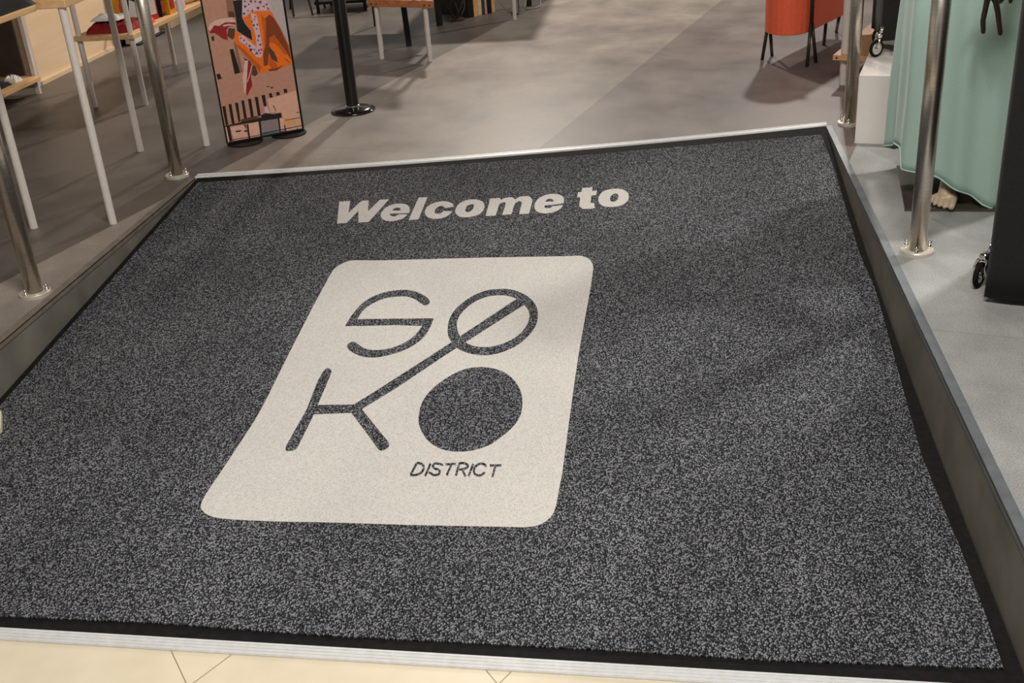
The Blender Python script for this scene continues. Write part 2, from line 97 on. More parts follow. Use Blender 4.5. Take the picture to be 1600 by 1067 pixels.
'e2': [[[-0.3692,3.8254],[-0.3696,3.8378],[-0.3701,3.8502],[-0.3712,3.8617],[-0.3731,3.872],[-0.3757,3.8813],[-0.3795,3.8893],[-0.3848,3.8958],[-0.3913,3.901],[-0.3982,3.9049],[-0.4055,3.9075],[-0.4132,3.9087],[-0.421,3.9083],[-0.4291,3.9061],[-0.4373,3.9022],[-0.445,3.8963],[-0.4523,3.8878],[-0.4591,3.8773],[-0.4646,3.8659],[-0.4687,3.8533],[-0.4715,3.8397],[-0.4732,3.8265],[-0.4737,3.8142],[-0.473,3.8022],[-0.4714,3.7905],[-0.469,3.7788],[-0.4658,3.7675],[-0.4616,3.7579],[-0.4562,3.7503],[-0.4499,3.7443],[-0.4429,3.7401],[-0.4351,3.7377],[-0.4267,3.737],[-0.4185,3.7381],[-0.4105,3.741],[-0.4027,3.7457],[-0.3955,3.7514],[-0.3889,3.7582],[-0.3829,3.7661],[-0.378,3.7749],[-0.3745,3.7847],[-0.372,3.7955],[-0.3694,3.8063],[-0.3786,3.8043],[-0.3879,3.8023],[-0.3971,3.8003],[-0.4004,3.8002],[-0.4038,3.8001],[-0.4067,3.7985],[-0.4088,3.7941],[-0.4105,3.7883],[-0.4128,3.7838],[-0.4164,3.7816],[-0.4207,3.7807],[-0.4247,3.7809],[-0.4282,3.7819],[-0.4314,3.7838],[-0.4338,3.7869],[-0.4356,3.7919],[-0.4365,3.798],[-0.436,3.803],[-0.4333,3.8057],[-0.429,3.8073],[-0.4248,3.8088],[-0.4159,3.8107],[-0.4071,3.8127],[-0.3983,3.8146],[-0.3886,3.8182],[-0.3789,3.8218]],[[-0.4373,3.8391],[-0.4365,3.845],[-0.4356,3.8509],[-0.4339,3.8561],[-0.4306,3.8606],[-0.4265,3.8644],[-0.4224,3.8663],[-0.4186,3.8654],[-0.4149,3.8626],[-0.4118,3.8588],[-0.4094,3.8535],[-0.4077,3.8472],[-0.4067,3.8424],[-0.4069,3.8402],[-0.4079,3.8395],[-0.4089,3.8387],[-0.4184,3.8388],[-0.4278,3.8389]]],
't': [[[-0.3109,3.9643],[-0.2821,3.9664],[-0.2738,3.9753],[-0.2725,3.9364],[-0.2557,3.9398],[-0.2561,3.8996],[-0.2732,3.8944],[-0.2733,3.8298],[-0.2585,3.8272],[-0.258,3.8035],[-0.254,3.7861],[-0.2717,3.7785],[-0.2981,3.776],[-0.3117,3.7992],[-0.313,3.8773],[-0.3248,3.8814],[-0.3234,3.9234],[-0.311,3.9247]]],
'o2': [[[-0.1841,3.9581],[-0.1761,3.9577],[-0.1685,3.9556],[-0.1615,3.9514],[-0.1547,3.9441],[-0.1483,3.9346],[-0.1434,3.9244],[-0.1402,3.9139],[-0.1384,3.9028],[-0.1376,3.8913],[-0.1375,3.8793],[-0.1383,3.867],[-0.1403,3.8554],[-0.1434,3.8446],[-0.1476,3.8345],[-0.1528,3.8253],[-0.159,3.817],[-0.1661,3.8096],[-0.1739,3.8039],[-0.1823,3.8],[-0.1913,3.7978],[-0.2001,3.7969],[-0.2087,3.7969],[-0.2171,3.7983],[-0.2245,3.8017],[-0.2307,3.8077],[-0.2359,3.8157],[-0.2401,3.8248],[-0.2433,3.8348],[-0.2454,3.8459],[-0.2466,3.8574],[-0.247,3.8692],[-0.2464,3.8815],[-0.2447,3.8938],[-0.2418,3.9067],[-0.2379,3.9197],[-0.2328,3.9309],[-0.2266,3.9394],[-0.2193,3.9461],[-0.2113,3.9512],[-0.2025,3.955],[-0.1931,3.9574]],[[-0.19,3.9148],[-0.1859,3.9157],[-0.1819,3.9133],[-0.1787,3.9091],[-0.1766,3.9031],[-0.1752,3.8952],[-0.1747,3.8868],[-0.175,3.8778],[-0.1762,3.8682],[-0.1782,3.8597],[-0.1815,3.8525],[-0.1857,3.8463],[-0.1898,3.8426],[-0.1938,3.8418],[-0.1977,3.8435],[-0.2009,3.8469],[-0.2032,3.8525],[-0.2047,3.8599],[-0.2054,3.8677],[-0.2054,3.8756],[-0.2046,3.8838],[-0.2027,3.8919],[-0.1992,3.9007],[-0.1945,3.9094]]],
'district': [[[-0.6141,2.2719],[-0.6157,2.2606],[-0.6185,2.2397],[-0.62,2.2285],[-0.6147,2.2247],[-0.6131,2.2358],[-0.6103,2.2567],[-0.6087,2.268]],[[-0.6096,2.2661],[-0.6066,2.2689],[-0.6034,2.2674],[-0.5998,2.265],[-0.5971,2.263],[-0.5952,2.2608],[-0.594,2.2583],[-0.5931,2.2545],[-0.5927,2.2496],[-0.593,2.2451],[-0.594,2.2407],[-0.5958,2.2365],[-0.5981,2.2332],[-0.6009,2.2311],[-0.6044,2.2297],[-0.6081,2.229],[-0.6121,2.228],[-0.615,2.2276],[-0.6157,2.23],[-0.6195,2.2259],[-0.6156,2.22],[-0.6102,2.2198],[-0.6059,2.2208],[-0.602,2.2215],[-0.5979,2.2232],[-0.5942,2.226],[-0.5913,2.2302],[-0.589,2.2355],[-0.5876,2.2412],[-0.5873,2.2475],[-0.5878,2.2541],[-0.5893,2.2604],[-0.5919,2.2658],[-0.5953,2.2699],[-0.5989,2.2726],[-0.6031,2.2754],[-0.6087,2.2774],[-0.6132,2.2738]],[[-0.5795,2.2719],[-0.5797,2.2674],[-0.5806,2.2542],[-0.5816,2.2423],[-0.5826,2.2328],[-0.5837,2.2247],[-0.5838,2.2245],[-0.5788,2.2193],[-0.5784,2.2209],[-0.5773,2.2293],[-0.5762,2.239],[-0.5752,2.251],[-0.5743,2.2644],[-0.5741,2.269]],[[-0.544,2.2614],[-0.5447,2.2689],[-0.55,2.2724],[-0.554,2.2736],[-0.5578,2.2748],[-0.5623,2.2755],[-0.5664,2.2747],[-0.5694,2.2716],[-0.5713,2.267],[-0.5719,2.2616],[-0.5702,2.2559],[-0.5673,2.2515],[-0.5639,2.248],[-0.5598,2.2457],[-0.5558,2.2443],[-0.553,2.2428],[-0.5514,2.2409],[-0.5503,2.2389],[-0.55,2.2376],[-0.5502,2.2358],[-0.5511,2.2333],[-0.5524,2.2314],[-0.5547,2.2302],[-0.5578,2.2295],[-0.5605,2.2297],[-0.563,2.2311],[-0.5658,2.2336],[-0.5686,2.2364],[-0.5716,2.2375],[-0.5702,2.233],[-0.5692,2.2336],[-0.5738,2.2398],[-0.5756,2.2348],[-0.5712,2.2294],[-0.5696,2.229],[-0.5676,2.2269],[-0.5641,2.2238],[-0.5602,2.2216],[-0.5561,2.2213],[-0.5522,2.2221],[-0.5489,2.224],[-0.5465,2.2272],[-0.545,2.2315],[-0.5447,2.2365],[-0.5459,2.2417],[-0.5483,2.2463],[-0.5516,2.25],[-0.5556,2.2523],[-0.5597,2.2537],[-0.5627,2.2553],[-0.5647,2.2574],[-0.5661,2.2596],[-0.5665,2.2605],[-0.5662,2.2622],[-0.5651,2.2649],[-0.5635,2.2666],[-0.5609,2.267],[-0.5571,2.2665],[-0.5536,2.2653],[-0.5499,2.2642],[-0.5483,2.2643],[-0.5494,2.2641]],[[-0.5384,2.2641],[-0.5318,2.2647],[-0.5194,2.2658],[-0.5127,2.2663],[-0.5143,2.2748],[-0.521,2.2742],[-0.5334,2.2731],[-0.5401,2.2725]],[[-0.5268,2.2702],[-0.528,2.2589],[-0.5301,2.2381],[-0.5313,2.227],[-0.526,2.2238],[-0.5249,2.2348],[-0.5227,2.2556],[-0.5215,2.2668]],[[-0.5082,2.274],[-0.5083,2.2612],[-0.5086,2.2379],[-0.5088,2.2255],[-0.5035,2.2234],[-0.5033,2.2358],[-0.503,2.2591],[-0.5028,2.2718]],[[-0.5036,2.2676],[-0.5011,2.2698],[-0.4969,2.2698],[-0.4929,2.2689],[-0.4896,2.2673],[-0.4867,2.265],[-0.4854,2.2632],[-0.4851,2.262],[-0.4853,2.2601],[-0.4867,2.2579],[-0.4915,2.2549],[-0.4981,2.2522],[-0.503,2.2527],[-0.502,2.2444],[-0.4962,2.244],[-0.4889,2.2468],[-0.4833,2.2504],[-0.4805,2.2549],[-0.4798,2.2609],[-0.4813,2.2669],[-0.4845,2.2716],[-0.4886,2.2751],[-0.493,2.2772],[-0.4979,2.2783],[-0.5033,2.2781],[-0.5069,2.2754]],[[-0.4965,2.2483],[-0.4934,2.241],[-0.4877,2.2277],[-0.4847,2.2205],[-0.4805,2.2238],[-0.4835,2.231],[-0.4892,2.2444],[-0.4922,2.2517]],[[-0.4734,2.2722],[-0.4746,2.2595],[-0.4767,2.2362],[-0.4778,2.2238],[-0.4726,2.2209],[-0.4715,2.2333],[-0.4693,2.2566],[-0.4681,2.2692]],[[-0.4357,2.2596],[-0.4366,2.2643],[-0.4384,2.2689],[-0.4412,2.2722],[-0.4448,2.2748],[-0.4491,2.2765],[-0.4535,2.2767],[-0.4576,2.2749],[-0.4614,2.2716],[-0.4645,2.2672],[-0.4667,2.2617],[-0.468,2.2552],[-0.4684,2.2485],[-0.4674,2.2416],[-0.4654,2.2349],[-0.4625,2.2292],[-0.4587,2.2251],[-0.4545,2.2226],[-0.4505,2.2215],[-0.447,2.222],[-0.444,2.2238],[-0.4415,2.2262],[-0.4394,2.2289],[-0.4376,2.2325],[-0.4364,2.2369],[-0.4413,2.2413],[-0.4422,2.2376],[-0.4435,2.2353],[-0.4451,2.2332],[-0.447,2.2313],[-0.4492,2.23],[-0.4513,2.2296],[-0.4541,2.2305],[-0.4571,2.2323],[-0.4594,2.2346],[-0.4611,2.2381],[-0.4625,2.2427],[-0.4631,2.2472],[-0.4628,2.2519],[-0.4618,2.2568],[-0.4601,2.261],[-0.4578,2.2643],[-0.4547,2.2669],[-0.4518,2.2683],[-0.4487,2.2682],[-0.4455,2.2668],[-0.443,2.2651],[-0.4419,2.2638],[-0.4414,2.2625],[-0.4408,2.259]],[[-0.4285,2.2613],[-0.4213,2.2617],[-0.4078,2.2625],[-0.4006,2.263],[-0.4017,2.2714],[-0.409,2.2709],[-0.4225,2.2701],[-0.4298,2.2697]],[[-0.4176,2.2665],[-0.4183,2.2549],[-0.4194,2.2336],[-0.4201,2.2223],[-0.4149,2.2201],[-0.4143,2.2314],[-0.413,2.2527],[-0.4124,2.2642]]],
'pile': [[[-1.8449,4.077],[-1.4854,4.1177],[-1.1079,4.1721],[-0.3554,4.2836],[0.2478,4.4153],[0.6138,4.4909],[0.6212,4.1146],[0.6182,3.752],[0.6168,3.4756],[0.6283,3.2541],[0.6214,3.0053],[0.5966,2.3612],[0.607,2.0434],[0.6088,1.8127],[0.6051,1.667],[0.1824,1.6692],[-0.058,1.6804],[-0.7013,1.6998],[-1.0517,1.7213],[-1.4155,1.7293],[-1.845,1.7454],[-1.845,4.1109]]],
'poster': [["beam",[[0.0977,0.6066],[0.1275,0.6027],[0.1271,0.5322],[0.0941,0.5368]]],["brown",[[0.0998,0.5595],[0.1222,0.5564],[0.1241,0.5326],[0.0974,0.5378]]],["beam",[[0.1014,0.4404],[0.1118,0.4117],[0.1177,0.3039],[0.1018,0.3034],[0.1002,0.4165]]],["k",[[0.1275,0.6027],[0.1664,0.5975],[0.1527,0.5286],[0.1617,0.5005],[0.1809,0.4678],[0.1804,0.4286],[0.1529,0.4508],[0.1232,0.4762],[0.1266,0.5293]]],["k",[[0.1313,0.3631],[0.1588,0.3405],[0.1444,0.3304],[0.1353,0.3503]]],["sky",[[0.2696,0.5837],[0.3374,0.5746],[0.3413,0.38],[0.3168,0.448],[0.2802,0.5346]]],["orange",[[0.1663,0.5267],[0.1941,0.5436],[0.2197,0.5475],[0.2526,0.5385],[0.2828,0.5313],[0.3089,0.4583],[0.3381,0.3805],[0.3385,0.3121],[0.3323,0.3037],[0.2583,0.2874],[0.1876,0.2864],[0.169,0.3265],[0.1389,0.3711],[0.1118,0.4117],[0.1024,0.4463],[0.1096,0.4692],[0.1197,0.4737],[0.1529,0.4508],[0.1906,0.415],[0.1814,0.4255],[0.1839,0.4673],[0.1627,0.5063],[0.1562,0.531]]],["rust",[[0.2476,0.5093],[0.2721,0.5238],[0.2882,0.5066],[0.3089,0.4583],[0.3381,0.3805],[0.3395,0.3182],[0.3066,0.3853],[0.277,0.4386],[0.2563,0.4295],[0.2412,0.3583],[0.231,0.3167],[0.2113,0.3136],[0.2164,0.3622],[0.2368,0.408]]],["rust2",[[0.2353,0.5289],[0.2528,0.5025],[0.2368,0.408],[0.2123,0.3567],[0.2286,0.3971],[0.2345,0.469]]],["rust2",[[0.1426,0.3919],[0.1783,0.3435],[0.2015,0.3121],[0.1881,0.2894],[0.169,0.3265],[0.1389,0.3711],[0.1118,0.4117],[0.1083,0.4273]]],["rust2",[[0.2563,0.4295],[0.277,0.4386],[0.3066,0.3853],[0.326,0.3452],[0.3102,0.3477],[0.2847,0.3886],[0.2653,0.4068],[0.2524,0.4057]]],["rust2",[[0.3063,0.4617],[0.3381,0.3805],[0.3385,0.3121],[0.3286,0.3819]]],["rust2",[[0.2443,0.3578],[0.2586,0.3278],[0.2718,0.3102],[0.2656,0.2925],[0.2436,0.296],[0.2342,0.3162]]],["brown",[[0.2473,0.3942],[0.2651,0.367],[0.2736,0.3409],[0.2732,0.3193],[0.2507,0.3383],[0.2427,0.3673]]],["rust",[[0.305,0.336],[0.3274,0.3139],[0.3296,0.3073],[0.3099,0.326]]],["rust",[[0.228,0.2985],[0.2598,0.2965],[0.3001,0.3057],[0.2646,0.2864],[0.2327,0.2884]]],["lilac",[[0.1936,0.5407],[0.2169,0.5315],[0.2191,0.4713],[0.2194,0.3985],[0.2123,0.3567],[0.1875,0.3605],[0.1957,0.4081],[0.1972,0.4534],[0.1921,0.4962]]],["lilac",[[0.1256,0.4548],[0.1443,0.4551],[0.1885,0.4031],[0.2133,0.3627],[0.2051,0.3516],[0.187,0.3575],[0.1467,0.4155],[0.125,0.4339]]],["lilac",[[0.1664,0.5975],[0.2727,0.5833],[0.2828,0.5403],[0.2531,0.5414],[0.2194,0.546],[0.191,0.544],[0.1663,0.5267],[0.1557,0.537]]],["teal",[[0.1758,0.5965],[0.1816,0.5874],[0.1703,0.587]]],["navy",[[0.1953,0.5737],[0.1853,0.5741],[0.1909,0.582]]],["navy",[[0.1707,0.563],[0.1692,0.576],[0.1818,0.5709]]],["plum",[[0.2141,0.5865],[0.2247,0.5881],[0.2205,0.5787]]],["plum",[[0.2462,0.5858],[0.2442,0.5707],[0.2314,0.5796]]],["plum",[[0.2588,0.5611],[0.2515,0.5536],[0.2485,0.5632]]],["plum",[[0.2293,0.5481],[0.2186,0.5595],[0.2346,0.5627]]],["plum",[[0.2063,0.5525],[0.2021,0.5424],[0.1951,0.5507]]],["plum",[[0.1793,0.5547],[0.1882,0.5522],[0.1813,0.5461]]],["navy",[[0.1665,0.5348],[0.1568,0.5434],[0.1696,0.5471]]],["navy",[[0.2731,0.5676],[0.2645,0.5604],[0.2624,0.5709]]],["pink",[[0.2794,0.5463],[0.2634,0.5411],[0.2669,0.5567]]],["plum",[[0.2084,0.5912],[0.202,0.5793],[0.1944,0.5902]]],["pink",[[0.2036,0.5217],[0.2106,0.5292],[0.2138,0.5198]]],["plum",[[0.2,0.483],[0.1899,0.4903],[0.2017,0.4951]]],["plum",[[0.2158,0.4957],[0.2165,0.4851],[0.2066,0.4898]]],["plum",[[0.2039,0.4771],[0.2121,0.4735],[0.2046,0.4685]]],["plum",[[0.2074,0.4489],[0.2189,0.442],[0.2067,0.4359]]],["plum",[[0.2031,0.4303],[0.2106,0.4239],[0.201,0.4208]]],["plum",[[0.2121,0.3988],[0.2044,0.4085],[0.217,0.4101]]],["navy",[[0.1961,0.3786],[0.1995,0.3891],[0.2071,0.381]]],["pink",[[0.1991,0.3734],[0.211,0.3733],[0.2049,0.3635]]],["plum",[[0.1378,0.442],[0.1283,0.4422],[0.1334,0.45]]],["teal",[[0.1403,0.4377],[0.1513,0.4362],[0.1442,0.4277]]],["teal",[[0.1588,0.4189],[0.1518,0.4123],[0.1495,0.4214]]],["plum",[[0.1709,0.4039],[0.1578,0.4026],[0.1634,0.4141]]],["plum",[[0.1775,0.3924],[0.1636,0.3822],[0.1617,0.3988]]],["plum",[[0.1809,0.3842],[0.1799,0.3927],[0.188,0.3893]]],["teal",[[0.181,0.3689],[0.1908,0.3814],[0.197,0.367]]],["pink",[[0.2177,0.3794],[0.2025,0.3812],[0.2119,0.393]]],["pink",[[0.1983,0.5112],[0.2063,0.5178],[0.2081,0.5081]]],["teal",[[0.1876,0.5093],[0.1982,0.5068],[0.1904,0.4993]]],["brown",[[0.0893,0.493],[0.1158,0.4862],[0.1065,0.4517],[0.0959,0.4442],[0.0775,0.462]]],["red",[[0.0095,0.5075],[0.0383,0.5152],[0.0731,0.522],[0.121,0.5152],[0.1224,0.4972],[0.0903,0.4988],[0.0787,0.4856],[0.0773,0.444],[0.0519,0.4568],[0.0446,0.4668],[0.0289,0.481],[0.0082,0.484],[0.0044,0.4964]]],["sole",[[0.004,0.5024],[0.0152,0.5214],[0.0415,0.5324],[0.0725,0.5354],[0.1118,0.5328],[0.1245,0.5177],[0.1204,0.5123],[0.0785,0.5183],[0.0521,0.5073],[0.0318,0.5131],[0.0093,0.4898]]],["sole",[[0.0675,0.508],[0.0924,0.5104],[0.1216,0.5018],[0.1194,0.4976],[0.0911,0.5032],[0.0694,0.5018]]],["brown",[[0.1628,0.3275],[0.1741,0.3195],[0.1813,0.2874],[0.1669,0.2773],[0.1525,0.2859]]],["red",[[0.147,0.3454],[0.1634,0.3305],[0.148,0.2782],[0.1482,0.243],[0.1186,0.201],[0.1136,0.2269],[0.1295,0.2813]]],["sole",[[0.1337,0.3505],[0.1475,0.3484],[0.131,0.281],[0.1251,0.2562],[0.1145,0.2142],[0.1068,0.2155],[0.1097,0.2588],[0.1126,0.284]]],["sole",[[0.1598,0.328],[0.1632,0.3259],[0.1418,0.2793],[0.1282,0.2557],[0.1271,0.259],[0.1391,0.2819]]],["k",[[0.0782,0.4063],[0.0935,0.4054],[0.1049,0.3029],[0.0809,0.3006]]],["k",[[0.0114,0.4687],[0.0223,0.4701],[0.0203,0.451],[0.0111,0.4509]]],["k",[[-0.0074,0.4656],[-0.0001,0.4645],[-0.0018,0.4469],[-0.0083,0.4449]]],["k",[[0.0036,0.3124],[0.0188,0.3133],[0.0221,0.2945],[0.0301,0.2921],[0.006,0.2894]]],["pale",[[0.2031,0.1708],[0.3386,0.1874],[0.3427,0.0871],[0.3449,0.0086],[0.2618,0.0098],[0.2543,0.0959],[0.2313,0.107],[0.2072,0.1113]]],["k",[[0.0035,0.1748],[0.017,0.1742],[0.0151,0.0923],[0.0038,0.0926]]],["k",[[0.0314,0.1784],[0.0443,0.1779],[0.0433,0.0923],[0.0313,0.0927]]],["k",[[0.0601,0.1802],[0.0736,0.1789],[0.0702,0.0977],[0.0609,0.0942]]],["k",[[0.0892,0.1854],[0.1011,0.1844],[0.1,0.0993],[0.0876,0.098]]],["k",[[0.1188,0.1871],[0.1324,0.1858],[0.131,0.1075],[0.1186,0.1063]]],["k",[[0.1495,0.1904],[0.1635,0.1887],[0.1622,0.1054],[0.1497,0.1042]]],["k",[[0.1799,0.1927],[0.1954,0.1918],[0.1949,0.1429],[0.1827,0.1433]]],["k",[[0.2134,0.1948],[0.2263,0.1944],[0.2277,0.1752],[0.2145,0.1758]]],["k",[[0.2457,0.1945],[0.2608,0.1937],[0.261,0.1799],[0.2461,0.18]]],["k",[[0.2806,0.2024],[0.2957,0.2015],[0.2966,0.1852],[0.2813,0.185]]],["lilac",[[0.1838,0.1397],[0.1966,0.1426],[0.2026,0.1156],[0.1992,0.1057],[0.1821,0.1088]]],["salmon2",[[0.0203,0.0792],[0.0824,0.0782],[0.0926,0.0169],[0.0297,0.0165]]],["salmon2",[[0.0003,0.0829],[0.0056,0.0836],[0.0073,0.0172],[0.0,0.0151]]],["salmon2",[[0.1001,0.0801],[0.1459,0.0822],[0.146,0.0103],[0.1002,0.0101]]],["grey",[[0.1565,0.0821],[0.234,0.0802],[0.2351,0.0219],[0.154,0.0264]]],["blue",[[0.154,0.0264],[0.2351,0.0219],[0.2571,0.0249],[0.2566,0.0108],[0.1528,0.009]]],["salmon2",[[0.2412,0.0807],[0.2579,0.0742],[0.2571,0.0249],[0.2386,0.0212]]],["amber",[[0.2574,0.0707],[0.3108,0.0681],[0.3099,0.04],[0.2579,0.0407]]],["k",[[-0.0034,0.0905],[0.071,0.0924],[0.148,0.094],[0.1804,0.0986],[0.237,0.099],[0.2552,0.101],[0.2538,0.0819],[0.2374,0.0796],[0.1493,0.0816],[0.0695,0.084],[-0.0043,0.0855]]],["k",[[0.1645,0.1085],[0.1864,0.1132],[0.2198,0.102],[0.252,0.1033],[0.2504,0.0825],[0.161,0.0882]]],["brown",[[0.0731,0.1041],[0.0978,0.1066],[0.1469,0.1081],[0.148,0.094],[0.071,0.0924]]],["k",[[0.0055,0.0923],[0.0201,0.0879],[0.02,0.0201],[0.0076,0.0189]]],["k",[[0.0948,0.0794],[0.1015,0.0781],[0.0988,0.0122],[0.0917,0.0117]]],["k",[[0.1491,0.1008],[0.1593,0.099],[0.1525,0.0073],[0.1445,0.0077]]],["k",[[0.2348,0.0854],[0.2424,0.084],[0.2397,0.0175],[0.2328,0.0188]]],["k",[[0.2569,0.0461],[0.2622,0.0452],[0.2653,0.0091],[0.2601,0.0101]]],["k",[[0.0139,0.0247],[0.1466,0.0243],[0.1461,0.0212],[0.0133,0.0217]]],["k",[[0.1509,0.0288],[0.3411,0.0307],[0.3406,0.0276],[0.1503,0.025]]],["k",[[0.3216,0.0909],[0.3435,0.0922],[0.3429,0.0888],[0.3229,0.0875]]],["k",[[0.2675,0.0671],[0.3432,0.0676],[0.3428,0.0648],[0.2671,0.0644]]],["k",[[0.0409,0.0598],[0.065,0.0588],[0.064,0.053],[0.0415,0.0534]]],["k",[[0.0782,0.0546],[0.0937,0.0534],[0.0927,0.0477],[0.0788,0.0482]]],["k",[[0.2223,0.1381],[0.226,0.1392],[0.2341,0.1134],[0.2314,0.1122]]],["k",[[0.2075,0.2283],[0.2228,0.2258],[0.2224,0.2231],[0.2087,0.2247]]],["k",[[0.2254,0.2202],[0.2373,0.2182],[0.2368,0.2149],[0.2264,0.2156]]],["k",[[0.3128,0.0235],[0.3164,0.0235],[0.3166,0.0085],[0.3129,0.0085]]],["k",[[0.0796,0.0822],[0.0863,0.0809],[0.0927,0.0676],[0.0897,0.0646]]]],
'poster_outline': [[-0.0084,0.6208],[-0.0028,0.0106],[0.3475,0.0026],[0.3445,0.5737],[0.3349,0.575],[-0.0049,0.0067]],
'q': [0.0346275190919924,0.2236897875162002,4.435737876951411],
'cam': [[0.990391,0.120617,-0.067651],[0.007119,0.444063,0.895967],[-0.13811,0.88784,-0.438938]]}
# ------------------------------------------------------------------ materials
MATS = {}
def base_mat(name, color, rough=0.5, metal=0.0, spec=0.5, noise_amt=0.08, noise_scale=30.0, bump=0.0, sheen=0.0, coat=0.0, alpha=None):
    m = bpy.data.materials.new(name)
    m.use_nodes = True
    t = m.node_tree
    b = t.nodes['Principled BSDF']
    tcn = t.nodes.new('ShaderNodeTexCoord')
    n = t.nodes.new('ShaderNodeTexNoise')
    n.inputs['Scale'].default_value = noise_scale
    n.inputs['Detail'].default_value = 4
    t.links.new(tcn.outputs['Object'], n.inputs['Vector'])
    c = lin(color)
    r = t.nodes.new('ShaderNodeValToRGB')
    r.color_ramp.elements[0].position = 0.3
    r.color_ramp.elements[1].position = 0.7
    r.color_ramp.elements[0].color = tuple(max(0, v * (1 - noise_amt)) for v in c[:3]) + (1,)
    r.color_ramp.elements[1].color = tuple(min(1, v * (1 + noise_amt)) for v in c[:3]) + (1,)
    t.links.new(n.outputs['Fac'], r.inputs['Fac'])
    t.links.new(r.outputs['Color'], b.inputs['Base Color'])
    b.inputs['Roughness'].default_value = rough
    b.inputs['Metallic'].default_value = metal
    b.inputs['Specular IOR Level'].default_value = spec
    if sheen: b.inputs['Sheen Weight'].default_value = sheen
    if coat: b.inputs['Coat Weight'].default_value = coat
    if bump:
        bp = t.nodes.new('ShaderNodeBump')
        bp.inputs['Strength'].default_value = bump
        bp.inputs['Distance'].default_value = 0.002
        t.links.new(n.outputs['Fac'], bp.inputs['Height'])
        t.links.new(bp.outputs['Normal'], b.inputs['Normal'])
    MATS[name] = m
    return m

def carpet_mat(name, dark, mid, light, cell=0.0042, pos=(0.0, 0.5, 1.0), bump=0.6, cloud=0.25, gap=0.8, rnd=0.55):
    m = bpy.data.materials.new(name)
    m.use_nodes = True
    t = m.node_tree
    L = t.links.new
    b = t.nodes['Principled BSDF']
    b.inputs['Roughness'].default_value = 0.95
    b.inputs['Specular IOR Level'].default_value = 0.15
    tcn = t.nodes.new('ShaderNodeTexCoord')
    mp = t.nodes.new('ShaderNodeMapping')
    mp.inputs['Rotation'].default_value = (0, 0, radians(-14))
    mp.inputs['Scale'].default_value = (1 / cell, 0.62 / cell, 1 / cell)
    L(tcn.outputs['Object'], mp.inputs['Vector'])
    v = t.nodes.new('ShaderNodeTexVoronoi')
    v.voronoi_dimensions = '2D'
    v.inputs['Scale'].default_value = 1.0
    L(mp.outputs['Vector'], v.inputs['Vector'])
    sep = t.nodes.new('ShaderNodeSeparateColor')
    L(v.outputs['Color'], sep.inputs['Color'])
    n2 = t.nodes.new('ShaderNodeTexNoise')
    n2.inputs['Scale'].default_value = 2.6
    n2.inputs['Detail'].default_value = 5
    L(tcn.outputs['Object'], n2.inputs['Vector'])
    r = t.nodes.new('ShaderNodeValToRGB')
    r.color_ramp.elements[0].color = lin(dark)
    r.color_ramp.elements[0].position = pos[0]
    r.color_ramp.elements[1].color = lin(light)
    r.color_ramp.elements[1].position = pos[2]
    e = r.color_ramp.elements.new(pos[1])
    e.color = lin(mid)
    def m2(op, a, bb):
        q = t.nodes.new('ShaderNodeMath'); q.operation = op
        for i, x in enumerate((a, bb)):
            if isinstance(x, (int, float)): q.inputs[i].default_value = x
            else: L(x, q.inputs[i])
        return q.outputs[0]
    loop = m2('MULTIPLY', m2('SUBTRACT', 0.72, v.outputs['Distance']), gap)
    L(m2('ADD', m2('MULTIPLY', sep.outputs['Red'], rnd), loop), r.inputs['Fac'])
    mr = t.nodes.new('ShaderNodeMapRange')
    mr.inputs['From Min'].default_value = 0.3
    mr.inputs['From Max'].default_value = 0.7
    mr.inputs['To Min'].default_value = 1 - cloud
    mr.inputs['To Max'].default_value = 1 + cloud
    L(n2.outputs['Fac'], mr.inputs['Value'])
    mx = t.nodes.new('ShaderNodeVectorMath')
    mx.operation = 'SCALE'
    L(r.outputs['Color'], mx.inputs[0])
    L(mr.outputs['Result'], mx.inputs['Scale'])
    L(mx.outputs['Vector'], b.inputs['Base Color'])
    bp = t.nodes.new('ShaderNodeBump')
    bp.inputs['Strength'].default_value = bump
    bp.inputs['Distance'].default_value = 0.0025
    L(v.outputs['Distance'], bp.inputs['Height'])
    bp.invert = True
    L(bp.outputs['Normal'], b.inputs['Normal'])
    MATS[name] = m
    return m

